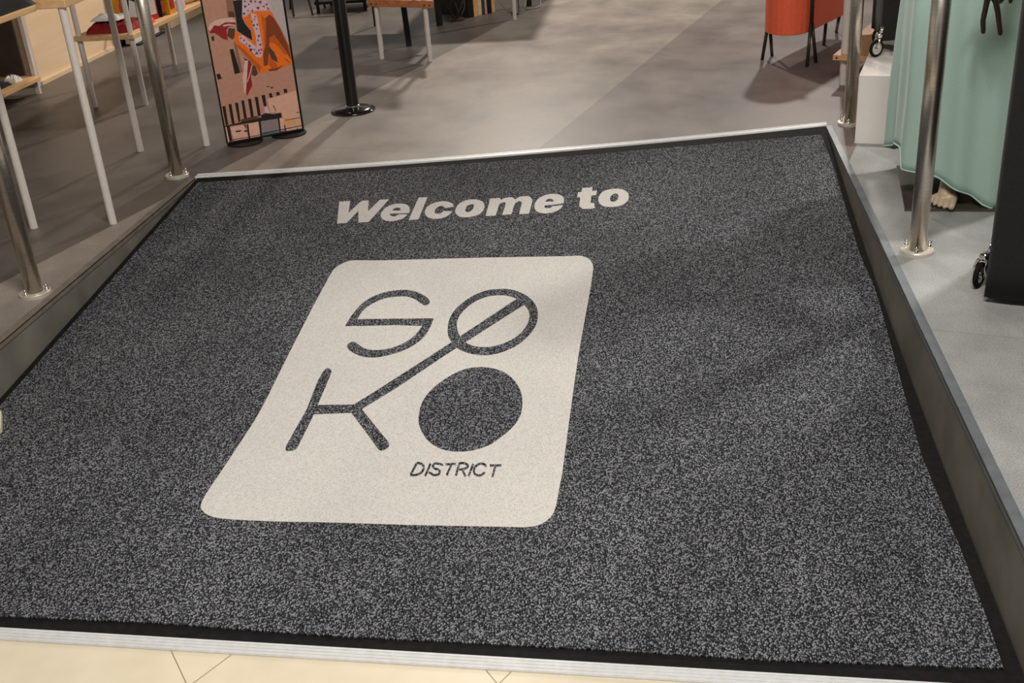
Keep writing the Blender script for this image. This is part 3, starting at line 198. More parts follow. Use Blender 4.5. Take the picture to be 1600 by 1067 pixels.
def floor_mat():
    m = bpy.data.materials.new('concrete_look_vinyl')
    m.use_nodes = True
    t = m.node_tree
    L = t.links.new
    b = t.nodes['Principled BSDF']
    tcn = t.nodes.new('ShaderNodeTexCoord')
    def dot(vec):
        d = t.nodes.new('ShaderNodeVectorMath'); d.operation = 'DOT_PRODUCT'
        L(tcn.outputs['Object'], d.inputs[0]); d.inputs[1].default_value = vec
        return d.outputs['Value']
    def math_(op, a, bb=None):
        n = t.nodes.new('ShaderNodeMath'); n.operation = op
        for i, x in enumerate((a, bb)):
            if x is None: continue
            if isinstance(x, (int, float)): n.inputs[i].default_value = x
            else: L(x, n.inputs[i])
        return n.outputs[0]
    s = dot((0.965, -0.262, 0)); tt = dot((0.262, 0.965, 0))
    si = math_('DIVIDE', math_('ADD', s, 0.435), 1.21)
    ti = math_('DIVIDE', math_('ADD', tt, -3.972), 1.21)
    sf = math_('FLOOR', si); tf = math_('FLOOR', ti)
    # per strip tone: index 0 right of the ramp corner, -1 middle, -2 left, -3 far left
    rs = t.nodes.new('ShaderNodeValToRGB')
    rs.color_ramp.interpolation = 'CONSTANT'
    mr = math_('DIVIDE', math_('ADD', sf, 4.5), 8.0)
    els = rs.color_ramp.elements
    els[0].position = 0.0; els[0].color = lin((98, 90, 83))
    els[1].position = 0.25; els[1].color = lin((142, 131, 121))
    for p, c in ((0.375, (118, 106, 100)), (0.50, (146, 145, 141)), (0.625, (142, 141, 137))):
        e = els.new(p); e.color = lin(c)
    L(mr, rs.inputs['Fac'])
    # random tile tone
    comb = t.nodes.new('ShaderNodeCombineXYZ'); L(sf, comb.inputs[0]); L(tf, comb.inputs[1])
    wn = t.nodes.new('ShaderNodeTexWhiteNoise'); wn.noise_dimensions = '2D'; L(comb.outputs[0], wn.inputs['Vector'])
    tone = math_('ADD', math_('MULTIPLY', wn.outputs['Value'], 0.10), 0.95)
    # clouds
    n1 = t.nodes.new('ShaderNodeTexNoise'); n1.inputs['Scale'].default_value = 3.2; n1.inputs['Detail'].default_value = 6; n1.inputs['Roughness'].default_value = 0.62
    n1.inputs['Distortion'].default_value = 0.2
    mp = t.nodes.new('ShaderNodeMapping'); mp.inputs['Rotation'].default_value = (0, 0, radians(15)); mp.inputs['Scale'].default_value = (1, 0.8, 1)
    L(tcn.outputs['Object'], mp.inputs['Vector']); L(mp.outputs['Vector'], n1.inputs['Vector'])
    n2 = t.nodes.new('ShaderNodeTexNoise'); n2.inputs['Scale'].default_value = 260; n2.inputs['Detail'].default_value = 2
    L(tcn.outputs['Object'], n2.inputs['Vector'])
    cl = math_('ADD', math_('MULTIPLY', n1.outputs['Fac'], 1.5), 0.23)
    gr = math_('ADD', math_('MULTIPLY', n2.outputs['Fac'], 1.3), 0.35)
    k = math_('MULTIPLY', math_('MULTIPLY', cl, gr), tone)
    # thin joints
    def joint(x):
        fr = math_('FRACT', x)
        d = math_('MINIMUM', fr, math_('SUBTRACT', 1.0, fr))
        return math_('LESS_THAN', d, 0.0016)
    j = math_('MAXIMUM', joint(si), joint(ti))
    k = math_('MULTIPLY', k, math_('SUBTRACT', 1.0, math_('MULTIPLY', j, 0.22)))
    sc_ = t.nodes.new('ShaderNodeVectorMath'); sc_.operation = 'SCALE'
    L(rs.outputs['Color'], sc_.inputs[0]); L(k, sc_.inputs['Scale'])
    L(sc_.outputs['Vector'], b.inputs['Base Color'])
    rr = math_('ADD', math_('MULTIPLY', n1.outputs['Fac'], 0.25), 0.33)
    L(rr, b.inputs['Roughness'])
    b.inputs['Specular IOR Level'].default_value = 0.4
    bp = t.nodes.new('ShaderNodeBump'); bp.inputs['Strength'].default_value = 0.15; bp.inputs['Distance'].default_value = 0.001
    L(n2.outputs['Fac'], bp.inputs['Height']); L(bp.outputs['Normal'], b.inputs['Normal'])
    MATS['floor'] = m

def wall_mat():
    m = base_mat('ramp_wall_laminate', (112, 108, 97), 0.5, noise_amt=0.25, noise_scale=7, bump=0.1)
    return m

def tile_mat():
    m = bpy.data.materials.new('beige_stone_tile')
    m.use_nodes = True
    t = m.node_tree; L = t.links.new
    b = t.nodes['Principled BSDF']
    tcn = t.nodes.new('ShaderNodeTexCoord')
    def math_(op, a, bb=None):
        n = t.nodes.new('ShaderNodeMath'); n.operation = op
        for i, x in enumerate((a, bb)):
            if x is None: continue
            if isinstance(x, (int, float)): n.inputs[i].default_value = x
            else: L(x, n.inputs[i])
        return n.outputs[0]
    def coord(vec, off, size):
        d = t.nodes.new('ShaderNodeVectorMath'); d.operation = 'DOT_PRODUCT'
        L(tcn.outputs['Object'], d.inputs[0]); d.inputs[1].default_value = vec
        return math_('DIVIDE', math_('ADD', d.outputs['Value'], off), size)
    N1, O1, N2, O2, TS = JOINT
    a = coord(N1, -O1, TS); c = coord(N2, -O2, TS)
    def joint(x):
        fr = math_('FRACT', x)
        d = math_('MINIMUM', fr, math_('SUBTRACT', 1.0, fr))
        return math_('LESS_THAN', d, 0.0022)
    j = math_('MAXIMUM', joint(a), joint(c))
    n = t.nodes.new('ShaderNodeTexNoise'); n.inputs['Scale'].default_value = 9; n.inputs['Detail'].default_value = 6
    L(tcn.outputs['Object'], n.inputs['Vector'])
    r = t.nodes.new('ShaderNodeValToRGB')
    r.color_ramp.elements[0].position = 0.3; r.color_ramp.elements[0].color = lin((206, 192, 166))
    r.color_ramp.elements[1].position = 0.7; r.color_ramp.elements[1].color = lin((218, 204, 180))
    L(n.outputs['Fac'], r.inputs['Fac'])
    mx = t.nodes.new('ShaderNodeMix'); mx.data_type = 'RGBA'
    L(j, mx.inputs['Factor']); L(r.outputs['Color'], mx.inputs['A']); mx.inputs['B'].default_value = lin((140, 118, 92))
    L(mx.outputs['Result'], b.inputs['Base Color'])
    b.inputs['Roughness'].default_value = 0.4
    MATS['tile'] = m

def wood_mat(name, c1, c2, scale=1.0, axis=(18, 2, 18)):
    m = bpy.data.materials.new(name)
    m.use_nodes = True
    t = m.node_tree; L = t.links.new
    b = t.nodes['Principled BSDF']
    tcn = t.nodes.new('ShaderNodeTexCoord')
    mp = t.nodes.new('ShaderNodeMapping'); mp.inputs['Scale'].default_value = tuple(a * scale for a in axis)
    n = t.nodes.new('ShaderNodeTexNoise'); n.inputs['Scale'].default_value = 2.0; n.inputs['Detail'].default_value = 5; n.inputs['Distortion'].default_value = 0.8
    L(tcn.outputs['Object'], mp.inputs['Vector']); L(mp.outputs['Vector'], n.inputs['Vector'])
    r = t.nodes.new('ShaderNodeValToRGB')
    r.color_ramp.elements[0].position = 0.3; r.color_ramp.elements[0].color = lin(c1)
    r.color_ramp.elements[1].position = 0.7; r.color_ramp.elements[1].color = lin(c2)
    L(n.outputs['Fac'], r.inputs['Fac']); L(r.outputs['Color'], b.inputs['Base Color'])
    b.inputs['Roughness'].default_value = 0.5
    MATS[name] = m

def steel_mat():
    m = bpy.data.materials.new('brushed_steel')
    m.use_nodes = True
    t = m.node_tree; L = t.links.new
    b = t.nodes['Principled BSDF']
    b.inputs['Metallic'].default_value = 1.0
    tcn = t.nodes.new('ShaderNodeTexCoord')
    mp = t.nodes.new('ShaderNodeMapping'); mp.inputs['Scale'].default_value = (30, 30, 900)
    n = t.nodes.new('ShaderNodeTexNoise'); n.inputs['Scale'].default_value = 1.0; n.inputs['Detail'].default_value = 3
    L(tcn.outputs['Object'], mp.inputs['Vector']); L(mp.outputs['Vector'], n.inputs['Vector'])
    r = t.nodes.new('ShaderNodeValToRGB')
    r.color_ramp.elements[0].position = 0.25; r.color_ramp.elements[0].color = lin((182, 172, 160))
    r.color_ramp.elements[1].position = 0.75; r.color_ramp.elements[1].color = lin((220, 212, 200))
    L(n.outputs['Fac'], r.inputs['Fac']); L(r.outputs['Color'], b.inputs['Base Color'])
    b.inputs['Roughness'].default_value = 0.30
    b.inputs['Anisotropic'].default_value = 0.5
    MATS['steel'] = m

# joints of the mall tiles: both directions through measured joints
def _n(p, q):
    d = Vector((q[0] - p[0], q[1] - p[1], 0)).normalized()
    return Vector((d.y, -d.x, 0))
_P = (-0.930, 1.560, 0)
n1 = _n((-1.02, 1.679), (-0.937, 1.57)); n2 = _n((-0.861, 1.668), (-0.918, 1.571))
JOINT = (tuple(n1), n1.dot(Vector(_P)), tuple(n2), n2.dot(Vector(_P)), 0.5035)

floor_mat(); tile_mat(); wall_mat(); steel_mat()
carpet_mat('mat_pile', (10, 10, 11), (53, 53, 56), (148, 148, 150), cell=0.0033, pos=(0.14, 0.56, 1.0), bump=0.5, gap=0.85, rnd=0.55, cloud=0.16)
carpet_mat('mat_beige', (168, 162, 155), (190, 184, 177), (203, 197, 191), cell=0.0028, pos=(0.0, 0.45, 1.0), bump=0.18, cloud=0.05, gap=0.6, rnd=0.5)
base_mat('rubber', (22, 20, 19), 0.8, spec=0.12, noise_amt=0.3, noise_scale=60)
base_mat('aluminium', (222, 221, 218), 0.36, metal=0.25, noise_amt=0.06, noise_scale=50)
base_mat('ceiling_grey', (120, 118, 114), 0.9, noise_amt=0.05)
base_mat('dull_trim', (118, 122, 124), 0.45, metal=0.4, noise_amt=0.15, noise_scale=20)
base_mat('brown_trim', (120, 110, 98), 0.5, metal=0.1, noise_amt=0.2, noise_scale=25)
base_mat('white_paint', (216, 206, 197), 0.4, noise_amt=0.04, noise_scale=60)
base_mat('white_gloss', (228, 218, 211), 0.2, noise_amt=0.02, coat=0.3)
base_mat('black_gloss', (14, 14, 13), 0.3, noise_amt=0.2, coat=0.2)
base_mat('black_satin', (20, 19, 18), 0.5, spec=0.3, noise_amt=0.2)
base_mat('black_plate', (26, 23, 21), 0.15, noise_amt=0.2, coat=0.4)
base_mat('brown_plate', (72, 63, 57), 0.16, noise_amt=0.15, coat=0.5)
base_mat('flange', (222, 212, 198), 0.35, metal=0.5, noise_amt=0.06)
base_mat('chrome', (225, 222, 215), 0.08, metal=1.0, noise_amt=0.02)
base_mat('black_cloth', (30, 29, 26), 0.9, noise_amt=0.35, noise_scale=400, bump=0.2, sheen=0.1, spec=0.2)
base_mat('mint_cloth', (166, 192, 178), 0.62, noise_amt=0.06, noise_scale=300, bump=0.15, sheen=0.35)
base_mat('mint_piping', (176, 208, 194), 0.6, noise_amt=0.05)
base_mat('beige_skin', (198, 176, 146), 0.3, noise_amt=0.05)
base_mat('dark_brown_skin', (38, 22, 17), 0.35, noise_amt=0.2)
base_mat('orange_leather', (234, 98, 62), 0.5, noise_amt=0.08, noise_scale=120, bump=0.1)
base_mat('bronze_metal', (62, 54, 46), 0.4, metal=0.5, noise_amt=0.1)
base_mat('red_cloth', (132, 18, 18), 0.85, noise_amt=0.3, noise_scale=80, bump=0.4)
base_mat('red_orange_cloth', (222, 62, 30), 0.8, noise_amt=0.12, noise_scale=60, bump=0.3)
base_mat('white_cloth', (222, 216, 210), 0.85, noise_amt=0.05, noise_scale=40, bump=0.3)
base_mat('yellow_card', (228, 158, 22), 0.5, noise_amt=0.08)
base_mat('red_card', (176, 42, 40), 0.45, noise_amt=0.2)
base_mat('pink_plastic', (205, 160, 155), 0.3, noise_amt=0.1)
base_mat('teal_cloth', (54, 70, 68), 0.8, noise_amt=0.25, noise_scale=60, bump=0.4)
base_mat('pale_cloth', (214, 205, 196), 0.8, noise_amt=0.1, noise_scale=60)
base_mat('dark_brown_panel', (58, 46, 38), 0.7, noise_amt=0.3, noise_scale=9)
base_mat('wire_dark', (58, 44, 36), 0.45, metal=0.3, noise_amt=0.2)
base_mat('grey_cable', (150, 140, 126), 0.5)
base_mat('pale_stone', (196, 190, 165), 0.5)
base_mat('pillow_green', (30, 62, 50), 0.85, noise_amt=0.2)
base_mat('maroon_cloth', (62, 22, 24), 0.85, noise_amt=0.2)
wood_mat('plywood', (222, 190, 152), (232, 204, 168), 0.4)
wood_mat('oak_shelf', (206, 160, 108), (226, 184, 134))
wood_mat('pale_wood', (206, 178, 142), (226, 200, 164))
wood_mat('warm_wood', (168, 98, 58), (196, 126, 82))
wood_mat('orange_wood', (214, 158, 106), (230, 176, 124))
PCOL = {'bg': (190, 138, 114), 'beam': (146, 100, 80), 'brown': (92, 52, 38), 'k': (26, 20, 19), 'sky': (186, 172, 168), 'orange': (240, 112, 20),
        'rust': (132, 58, 20), 'rust2': (196, 86, 20), 'lilac': (214, 178, 184), 'plum': (96, 30, 62), 'teal': (58, 92, 96), 'navy': (44, 44, 84), 'pink': (200, 80, 96),
        'red': (150, 26, 30), 'sole': (220, 178, 164), 'pale': (222, 170, 144), 'salmon2': (232, 176, 152), 'grey': (142, 128, 128), 'blue': (84, 108, 118), 'amber': (232, 160, 106)}
for k_, c_ in PCOL.items():
    base_mat('print_' + k_, c_, 0.4, noise_amt=0.07, noise_scale=60)

# ------------------------------------------------------------------ helpers
ORG = {}
def org(p): return ORG.get(p.name, Vector((0, 0, 0))) if p else Vector((0, 0, 0))
def mesh_obj(name, bm, mat, parent=None, smooth=False, bevel=0.0, recalc=True):
    """links the bmesh (world coordinates) as ONE mesh object, optionally as a child"""
    if recalc: bmesh.ops.recalc_face_normals(bm, faces=bm.faces)
    o0 = org(parent)
    if o0.length: bmesh.ops.translate(bm, verts=bm.verts, vec=-o0)
    me = bpy.data.meshes.new(name)
    bm.to_mesh(me); bm.free()
    mats = mat if isinstance(mat, (list, tuple)) else [mat]
    for mm in mats: me.materials.append(MATS[mm])
    if smooth:
        for p in me.polygons: p.use_smooth = True
    o = bpy.data.objects.new(name, me)
    COL.objects.link(o)
    if parent:
        o.parent = parent
        ORG[o.name] = o0
    if bevel:
        md = o.modifiers.new('bevel', 'BEVEL'); md.width = bevel; md.segments = 2; md.limit_method = 'ANGLE'
    if smooth == 'auto':
        pass
    return o
def thing(name, label, cat, loc=(0, 0, 0), group=None):
    o = bpy.data.objects.new(name, None)
    COL.objects.link(o); o.location = loc; o.empty_display_size = 0.05
    ORG[o.name] = Vector(loc)
    return tag(o, label, cat, group)
def tag(o, label, cat, group=None):
    o['label'] = label; o['category'] = cat
    if group: o['group'] = group
    return o
def struct(name, bm, mat, **kw):
    o = mesh_obj(name, bm, mat, **kw); o['kind'] = 'structure'; return o
def dup(root, loc, label=None, group=None):
    r = root.copy(); COL.objects.link(r); r.location = loc
    if label: r['label'] = label
    if group: r['group'] = group
    for ch in list(root.children):
        c = ch.copy(); COL.objects.link(c); c.parent = r
        for g in ch.children:
            d = g.copy(); COL.objects.link(d); d.parent = c
    return r
def NB(): return bmesh.new()
def box(bm, x0, x1, y0, y1, z0, z1):
    vs = [bm.verts.new((x, y, z)) for x in (x0, x1) for y in (y0, y1) for z in (z0, z1)]
    for f in ((0, 1, 3, 2), (4, 6, 7, 5), (0, 4, 5, 1), (2, 3, 7, 6), (0, 2, 6, 4), (1, 5, 7, 3)):
        bm.faces.new([vs[i] for i in f])
    return bm
def prism(bm, poly, z0, z1):
    a = [bm.verts.new((p[0], p[1], z0)) for p in poly]; b = [bm.verts.new((p[0], p[1], z1)) for p in poly]
    n = len(poly)
    for i in range(n): bm.faces.new([a[i], a[(i + 1) % n], b[(i + 1) % n], b[i]])
    bm.faces.new(a[::-1]); bm.faces.new(b)
    return bm
def rod(bm, p0, p1, r0, r1=None, seg=20):
    p0 = Vector(p0); p1 = Vector(p1); r1 = r0 if r1 is None else r1
    d = (p1 - p0).normalized(); q = d.to_track_quat('Z', 'Y')
    A = []; B = []
    for i in range(seg):
        a = 2 * pi * i / seg; v = q @ Vector((cos(a), sin(a), 0))
        A.append(bm.verts.new(p0 + v * r0)); B.append(bm.verts.new(p1 + v * r1))
    for i in range(seg): bm.faces.new([A[i], A[(i + 1) % seg], B[(i + 1) % seg], B[i]])
    bm.faces.new(A[::-1]); bm.faces.new(B)
    return bm
def tube(bm, pts, r, seg=8):
    pts = [Vector(p) for p in pts]; rings = []
    for i, p in enumerate(pts):
        d = (pts[min(i + 1, len(pts) - 1)] - pts[max(i - 1, 0)]).normalized(); q = d.to_track_quat('Z', 'Y')
        rings.append([bm.verts.new(p + q @ Vector((cos(2 * pi * k / seg) * r, sin(2 * pi * k / seg) * r, 0))) for k in range(seg)])
    for a, b in zip(rings, rings[1:]):
        for k in range(seg): bm.faces.new([a[k], a[(k + 1) % seg], b[(k + 1) % seg], b[k]])
    bm.faces.new(rings[0][::-1]); bm.faces.new(rings[-1])
    return bm
def lathe(bm, c, prof, seg=48):
    c = Vector(c); rings = []
    for r, z in prof:
        rings.append([bm.verts.new(c + Vector((cos(2 * pi * k / seg) * r, sin(2 * pi * k / seg) * r, z))) for k in range(seg)])
    for a, b in zip(rings, rings[1:]):
        for k in range(seg): bm.faces.new([a[k], a[(k + 1) % seg], b[(k + 1) % seg], b[k]])
    bm.faces.new(rings[0][::-1]); bm.faces.new(rings[-1])
    return bm
def ball(bm, c, r, sub=2, sc_=(1, 1, 1)):
    g = bmesh.ops.create_icosphere(bm, subdivisions=sub, radius=r)
    for v in g['verts']: v.co = Vector(c) + Vector((v.co.x * sc_[0], v.co.y * sc_[1], v.co.z * sc_[2]))
    return bm
def capsule(bm, p0, p1, r0, r1):
    ball(bm, p0, r0); ball(bm, p1, r1); rod(bm, p0, p1, r0, r1, 16)
def remeshed(name, bm, mat, parent, voxel, smooth_it=6):
    o = mesh_obj(name, bm, mat, parent, smooth=True)
    md = o.modifiers.new('fuse', 'REMESH'); md.mode = 'VOXEL'; md.voxel_size = voxel; md.use_smooth_shade = True
    s = o.modifiers.new('soften', 'SMOOTH'); s.iterations = smooth_it; s.factor = 0.5
    return o
def cloth_lump(name, mat, x0, x1, y0, y1, z0, z1, parent=None, amp=0.012, seed=0, n=14, freq=14):
    """soft folded textile: a rounded slab with creases"""
    bm = NB()
    bmesh.ops.create_grid(bm, x_segments=n, y_segments=n, size=0.5)
    top = list(bm.verts)
    for v in top:
        u, w_ = v.co.x * 2, v.co.y * 2
        e = max(abs(u), abs(w_)); h = (1 - e ** 6)
        nn = noise.noise(Vector((u * freq * 0.15 + seed, w_ * freq * 0.15, seed * 1.7)))
        x = (x0 + x1) / 2 + u * (x1 - x0) / 2 * (1 - 0.06 * (1 + nn)); y = (y0 + y1) / 2 + w_ * (y1 - y0) / 2 * (1 - 0.05 * (1 + nn))
        z = z0 + (z1 - z0) * max(h, 0) ** 0.5 * (0.82 + 0.35 * nn) + amp * nn * h
        v.co = (x, y, max(z, z0 + 0.0005))
    ret = bmesh.ops.extrude_face_region(bm, geom=list(bm.faces))
    for g in ret['geom']:
        if isinstance(g, bmesh.types.BMVert): g.co.z = z0
    o = mesh_obj(name, bm, mat, parent, smooth=True)
    return o

# ------------------------------------------------------------------ ramp shape
Q = DATA['q']
def yfar(x): return Q[0] * x * x + Q[1] * x + Q[2]
def yfront(x): return -0.0376 * x + 1.647
def hf(x, y):
    t = (yfar(x) - y) / (yfar(x) - yfront(x)); t = min(max(t, 0), 1)
    k = min(max((x + .5) / 1.1, 0), 1); k = k * k * (3 - 2 * k)
    return -.205 * (t + k * .22 * sin(pi * t))
XL, XR = -1.88, 0.648
def drape(name, polys, off, mat, parent=None, thick=0.0, step=0.06, bm=None, hole=False):
    """flat outline(s) laid onto the ramp surface; with hole=True the second outline is cut out"""
    own = bm is None
    if own: bm = NB()
    start = len(bm.verts)
    new_faces = []
    groups = [polys] if hole else [[p] for p in polys]
    for g in groups:
        loops = [[Vector((p[0], p[1], 0)) for p in pl] for pl in g]
        flat = [v for l in loops for v in l]
        vs = [bm.verts.new(v) for v in flat]
        for tri in tessellate_polygon(loops):
            try: new_faces.append(bm.faces.new([vs[i] for i in tri]))
            except ValueError: pass
    bmesh.ops.recalc_face_normals(bm, faces=bm.faces)
    xs = [v.co.x for v in bm.verts]; ys = [v.co.y for v in bm.verts]
    x = math.floor(min(xs) / step) * step
    while x < max(xs):
        bmesh.ops.bisect_plane(bm, geom=list(bm.verts) + list(bm.edges) + list(bm.faces), plane_co=(x, 0, 0), plane_no=(1, 0, 0)); x += step
    y = math.floor(min(ys) / step) * step
    while y < max(ys):
        bmesh.ops.bisect_plane(bm, geom=list(bm.verts) + list(bm.edges) + list(bm.faces), plane_co=(0, y, 0), plane_no=(0, 1, 0)); y += step
    for v in bm.verts: v.co.z = hf(v.co.x, v.co.y) + off
    for f in bm.faces:
        if f.normal.z < 0: f.normal_flip()
    if thick:
        ret = bmesh.ops.extrude_face_region(bm, geom=list(bm.faces))
        for g in ret['geom']:
            if isinstance(g, bmesh.types.BMVert): g.co.z -= thick
        bmesh.ops.recalc_face_normals(bm, faces=bm.faces)
    return mesh_obj(name, bm, mat, parent, recalc=False)
def strip(x0, x1, fy, n=30):
    return [(x0 + (x1 - x0) * i / n, fy(x0 + (x1 - x0) * i / n)) for i in range(n + 1)]

# ------------------------------------------------------------------ the setting
YF_L, YF_R = 1.5, 1.5
# shop floor: one slab with the ramp cut out of it
far = strip(XL, XR, yfar)
poly = [(-6, 1.25), (XL, 1.25)] + far + [(XR, 1.25), (4.0, 1.25), (4.0, 12), (-6, 12)]
bm = NB(); loops = [[Vector((p[0], p[1], 0)) for p in poly]]
vs = [bm.verts.new(v) for v in loops[0]]
for tri in tessellate_polygon(loops): bm.faces.new([vs[i] for i in tri])
bmesh.ops.recalc_face_normals(bm, faces=bm.faces)
ret = bmesh.ops.extrude_face_region(bm, geom=list(bm.faces))
for g in ret['geom']:
    if isinstance(g, bmesh.types.BMVert): g.co.z = -0.4
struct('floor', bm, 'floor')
# ramp slab under the mat
bm = NB(); n = 24; m_ = 30; grid = []
for i in range(n + 1):
    row = []
    x = XL + (XR - XL) * i / n
    for j in range(m_ + 1):
        y = yfront(x) + (yfar(x) - yfront(x)) * j / m_
        row.append(bm.verts.new((x, y, hf(x, y) - 0.012)))
    grid.append(row)
for i in range(n):
    for j in range(m_): bm.faces.new([grid[i][j], grid[i + 1][j], grid[i + 1][j + 1], grid[i][j + 1]])
ret = bmesh.ops.extrude_face_region(bm, geom=list(bm.faces))
for g in ret['geom']:
    if isinstance(g, bmesh.types.BMVert): g.co.z = -0.38
struct('floor_ramp', bm, 'black_satin')
# mall floor
bm = NB(); prism(bm, [(XL, 1.2495), (-6, 1.2495), (-6, -2.0), (4, -2.0), (4, 1.2495), (XR, 1.2495)] + strip(XL, XR, yfront)[::-1], -0.4, -0.216)
struct('floor_mall', bm, 'tile')
# wall facings along the ramp
def side_wall(name, x0, x1, y0, y1, side):
    bm = NB(); box(bm, x0, x1, y0, y1, -0.39, -0.004)
    return struct(name, bm, 'ramp_wall_laminate')
# ramp_wall_laminate is registered under its own name
side_wall('trim_5', XR - 0.006, XR + 0.001, 1.26, yfar(XR) - 0.012, 1)
side_wall('trim_6', XL - 0.001, XL + 0.006, 1.26, yfar(XL) - 0.012, -1)
# nosing profiles on the platform edges
def nosing(name, xa, xb, lip, mat, y1):
    bm = NB(); box(bm, xa, xb, 1.26, y1, -0.001, 0.004); box(bm, lip[0], lip[1], 1.26, y1, -0.014, 0.004)
    return struct(name, bm, mat, bevel=0.0012)
nosing('trim_1', XR - 0.009, XR + 0.016, (XR - 0.009, XR - 0.0062), 'dull_trim', yfar(XR) - 0.015)
nosing('trim_2', XL - 0.018, XL + 0.009, (XL + 0.0062, XL + 0.009), 'brown_trim', yfar(XL) - 0.015)
# aluminium strip along the top of the ramp
def ribbon(bm, x0, x1, fy, w0, w1, zt0, zt1, th, n=40):
    R_ = []
    for i in range(n + 1):
        x = x0 + (x1 - x0) * i / n; y = fy(x)
        R_.append([bm.verts.new((x, y + w0, zt0)), bm.verts.new((x, y + w1, zt1)), bm.verts.new((x, y + w1, zt1 - th)), bm.verts.new((x, y + w0, zt0 - th))])
    for a, b in zip(R_, R_[1:]):
        for k in range(4): bm.faces.new([a[k], a[(k + 1) % 4], b[(k + 1) % 4], b[k]])
    bm.faces.new(R_[0][::-1]); bm.faces.new(R_[-1])
bm = NB()
ribbon(bm, XL + 0.001, XR - 0.001, yfar, 0.0, 0.040, 0.0045, 0.0035, 0.004)
ribbon(bm, XL + 0.001, XR - 0.001, yfar, -0.006, 0.0, 0.0005, 0.0045, 0.008)
ribbon(bm, XL + 0.001, XR - 0.001, yfar, 0.026, 0.030, 0.0058, 0.0058, 0.004)
struct('trim_3', bm, 'aluminium')
# ridged aluminium strip along the foot of the ramp
bm = NB()
for k in range(4):
    a = -0.0005 - k * 0.0066
    z0 = -0.2035 - k * 0.0022
    ribbon(bm, XL + 0.007, XR - 0.007, yfront, a - 0.0050, a, z0 - 0.0006, z0, 0.012)
    ribbon(bm, XL + 0.007, XR - 0.007, yfront, a - 0.0066, a - 0.0050, z0 - 0.0022, z0 - 0.0022, 0.008)
struct('trim_4', bm, 'aluminium')

bm = NB(); box(bm, -6, 4, -2.0, 12, 3.55, 3.65)
struct('ceiling', bm, 'ceiling_grey')
# ------------------------------------------------------------------ the entrance mat
mat_root = thing('entrance_mat', 'large charcoal entrance mat covering the ramp, with pale greeting and logo panel', 'mat', (-0.6, 2.9, 0))
outer = [(XL + 0.012, yfar(XL + 0.012) - 0.008)] + [(x, yfar(x) - 0.008) for x, _ in strip(XL + 0.012, XR - 0.010, yfar)][1:]
outer += [(x, yfront(x) + 0.001) for x, _ in strip(XR - 0.010, XL + 0.012, yfront)]
drape('rubber_border', [outer], 0.0, 'rubber', mat_root, thick=0.006)
pile = DATA['pile'][0][:-1]
drape('pile', [pile], 0.004, 'mat_pile', mat_root, thick=0.0035)
def text_part(name, keys, off, mat, parent):
    bms = []
    big = NB()
    for k in keys:
        b_ = NB()
        loops = [[Vector((p[0], p[1], 0)) for p in pl] for pl in DATA[k]]
        flat = [v for l in loops for v in l]
        vv = [b_.verts.new(v) for v in flat]
        for tri in tessellate_polygon(loops):
            try: b_.faces.new([vv[i] for i in tri])
            except ValueError: pass
        me = bpy.data.meshes.new('tmp'); b_.to_mesh(me); b_.free(); big.from_mesh(me); bpy.data.meshes.remove(me)
    return drape(name, [], off, mat, parent, bm=big, thick=0.0008)
text_part('greeting_lettering', ['W', 'e', 'l', 'c', 'o', 'm', 'e2', 't', 'o2'], 0.0048, 'mat_beige', mat_root)
panel = drape('logo_panel', [DATA['panel'][0]], 0.0048, 'mat_beige', mat_root, thick=0.0008)
panel['label'] = 'pale beige rounded logo panel'
text_part('logo_letter', ['S'], 0.0056, 'mat_pile', panel)
text_part('logo_letter', ['ring'], 0.0056, 'mat_pile', panel)
text_part('logo_letter', ['K'], 0.0056, 'mat_pile', panel)
text_part('logo_letter', ['dot'], 0.0056, 'mat_pile', panel)
text_part('logo_stroke', ['bar'], 0.0058, 'mat_pile', panel)
drape('logo_lettering', DATA['district'], 0.0056, 'mat_pile', panel, thick=0.0008)

# ------------------------------------------------------------------ railing posts
def make_post(loc, label, rot):
    x, y, z = loc
    t = thing('railing_post', label, 'post', loc, 'steel railing posts beside the ramp')
    bm = NB(); rod(bm, (x, y, 0.008), (x, y, 1.05), 0.0255, seg=40); mesh_obj('pole', bm, 'steel', t, smooth=False)
    for p in t.children[0].data.polygons: p.use_smooth = len(p.vertices) == 4
    bm = NB(); lathe(bm, (x, y, 0), [(0.047, 0.0), (0.047, 0.010), (0.0455, 0.0115), (0.0265, 0.0115)]); o = mesh_obj('base_flange', bm, 'flange', t)
    for k in range(3):
        a = rot + k * 2 * pi / 3; cx, cy = x + cos(a) * 0.0375, y + sin(a) * 0.0375
        bm = NB(); lathe(bm, (cx, cy, 0.0115), [(0.0068, 0), (0.0068, 0.007), (0.0046, 0.008), (0.0046, 0.011), (0.0058, 0.0135), (0.0058, 0.017), (0.0035, 0.0205), (0.0008, 0.0215)], 14)
        mesh_obj('bolt', bm, 'chrome', t, smooth=True)
    bm = NB(); lathe(bm, (x, y, 1.05), [(0.026, 0), (0.026, 0.004), (0.018, 0.010), (0.001, 0.013)], 40); mesh_obj('cap', bm, 'steel', t, smooth=True)
    return t
p0 = make_post((0.731, 3.205, 0), 'nearest steel railing post, on the platform right of the mat', radians(15))
dup(p0, (0.7355, 4.600, 0), 'steel railing post at the far right corner of the mat, beside the white plinth')
dup(p0, (-1.951, 2.985, 0), 'front steel railing post on the platform left of the mat')
dup(p0, (-1.962, 4.158, 0), 'steel railing post at the far left corner of the mat, among white table legs')

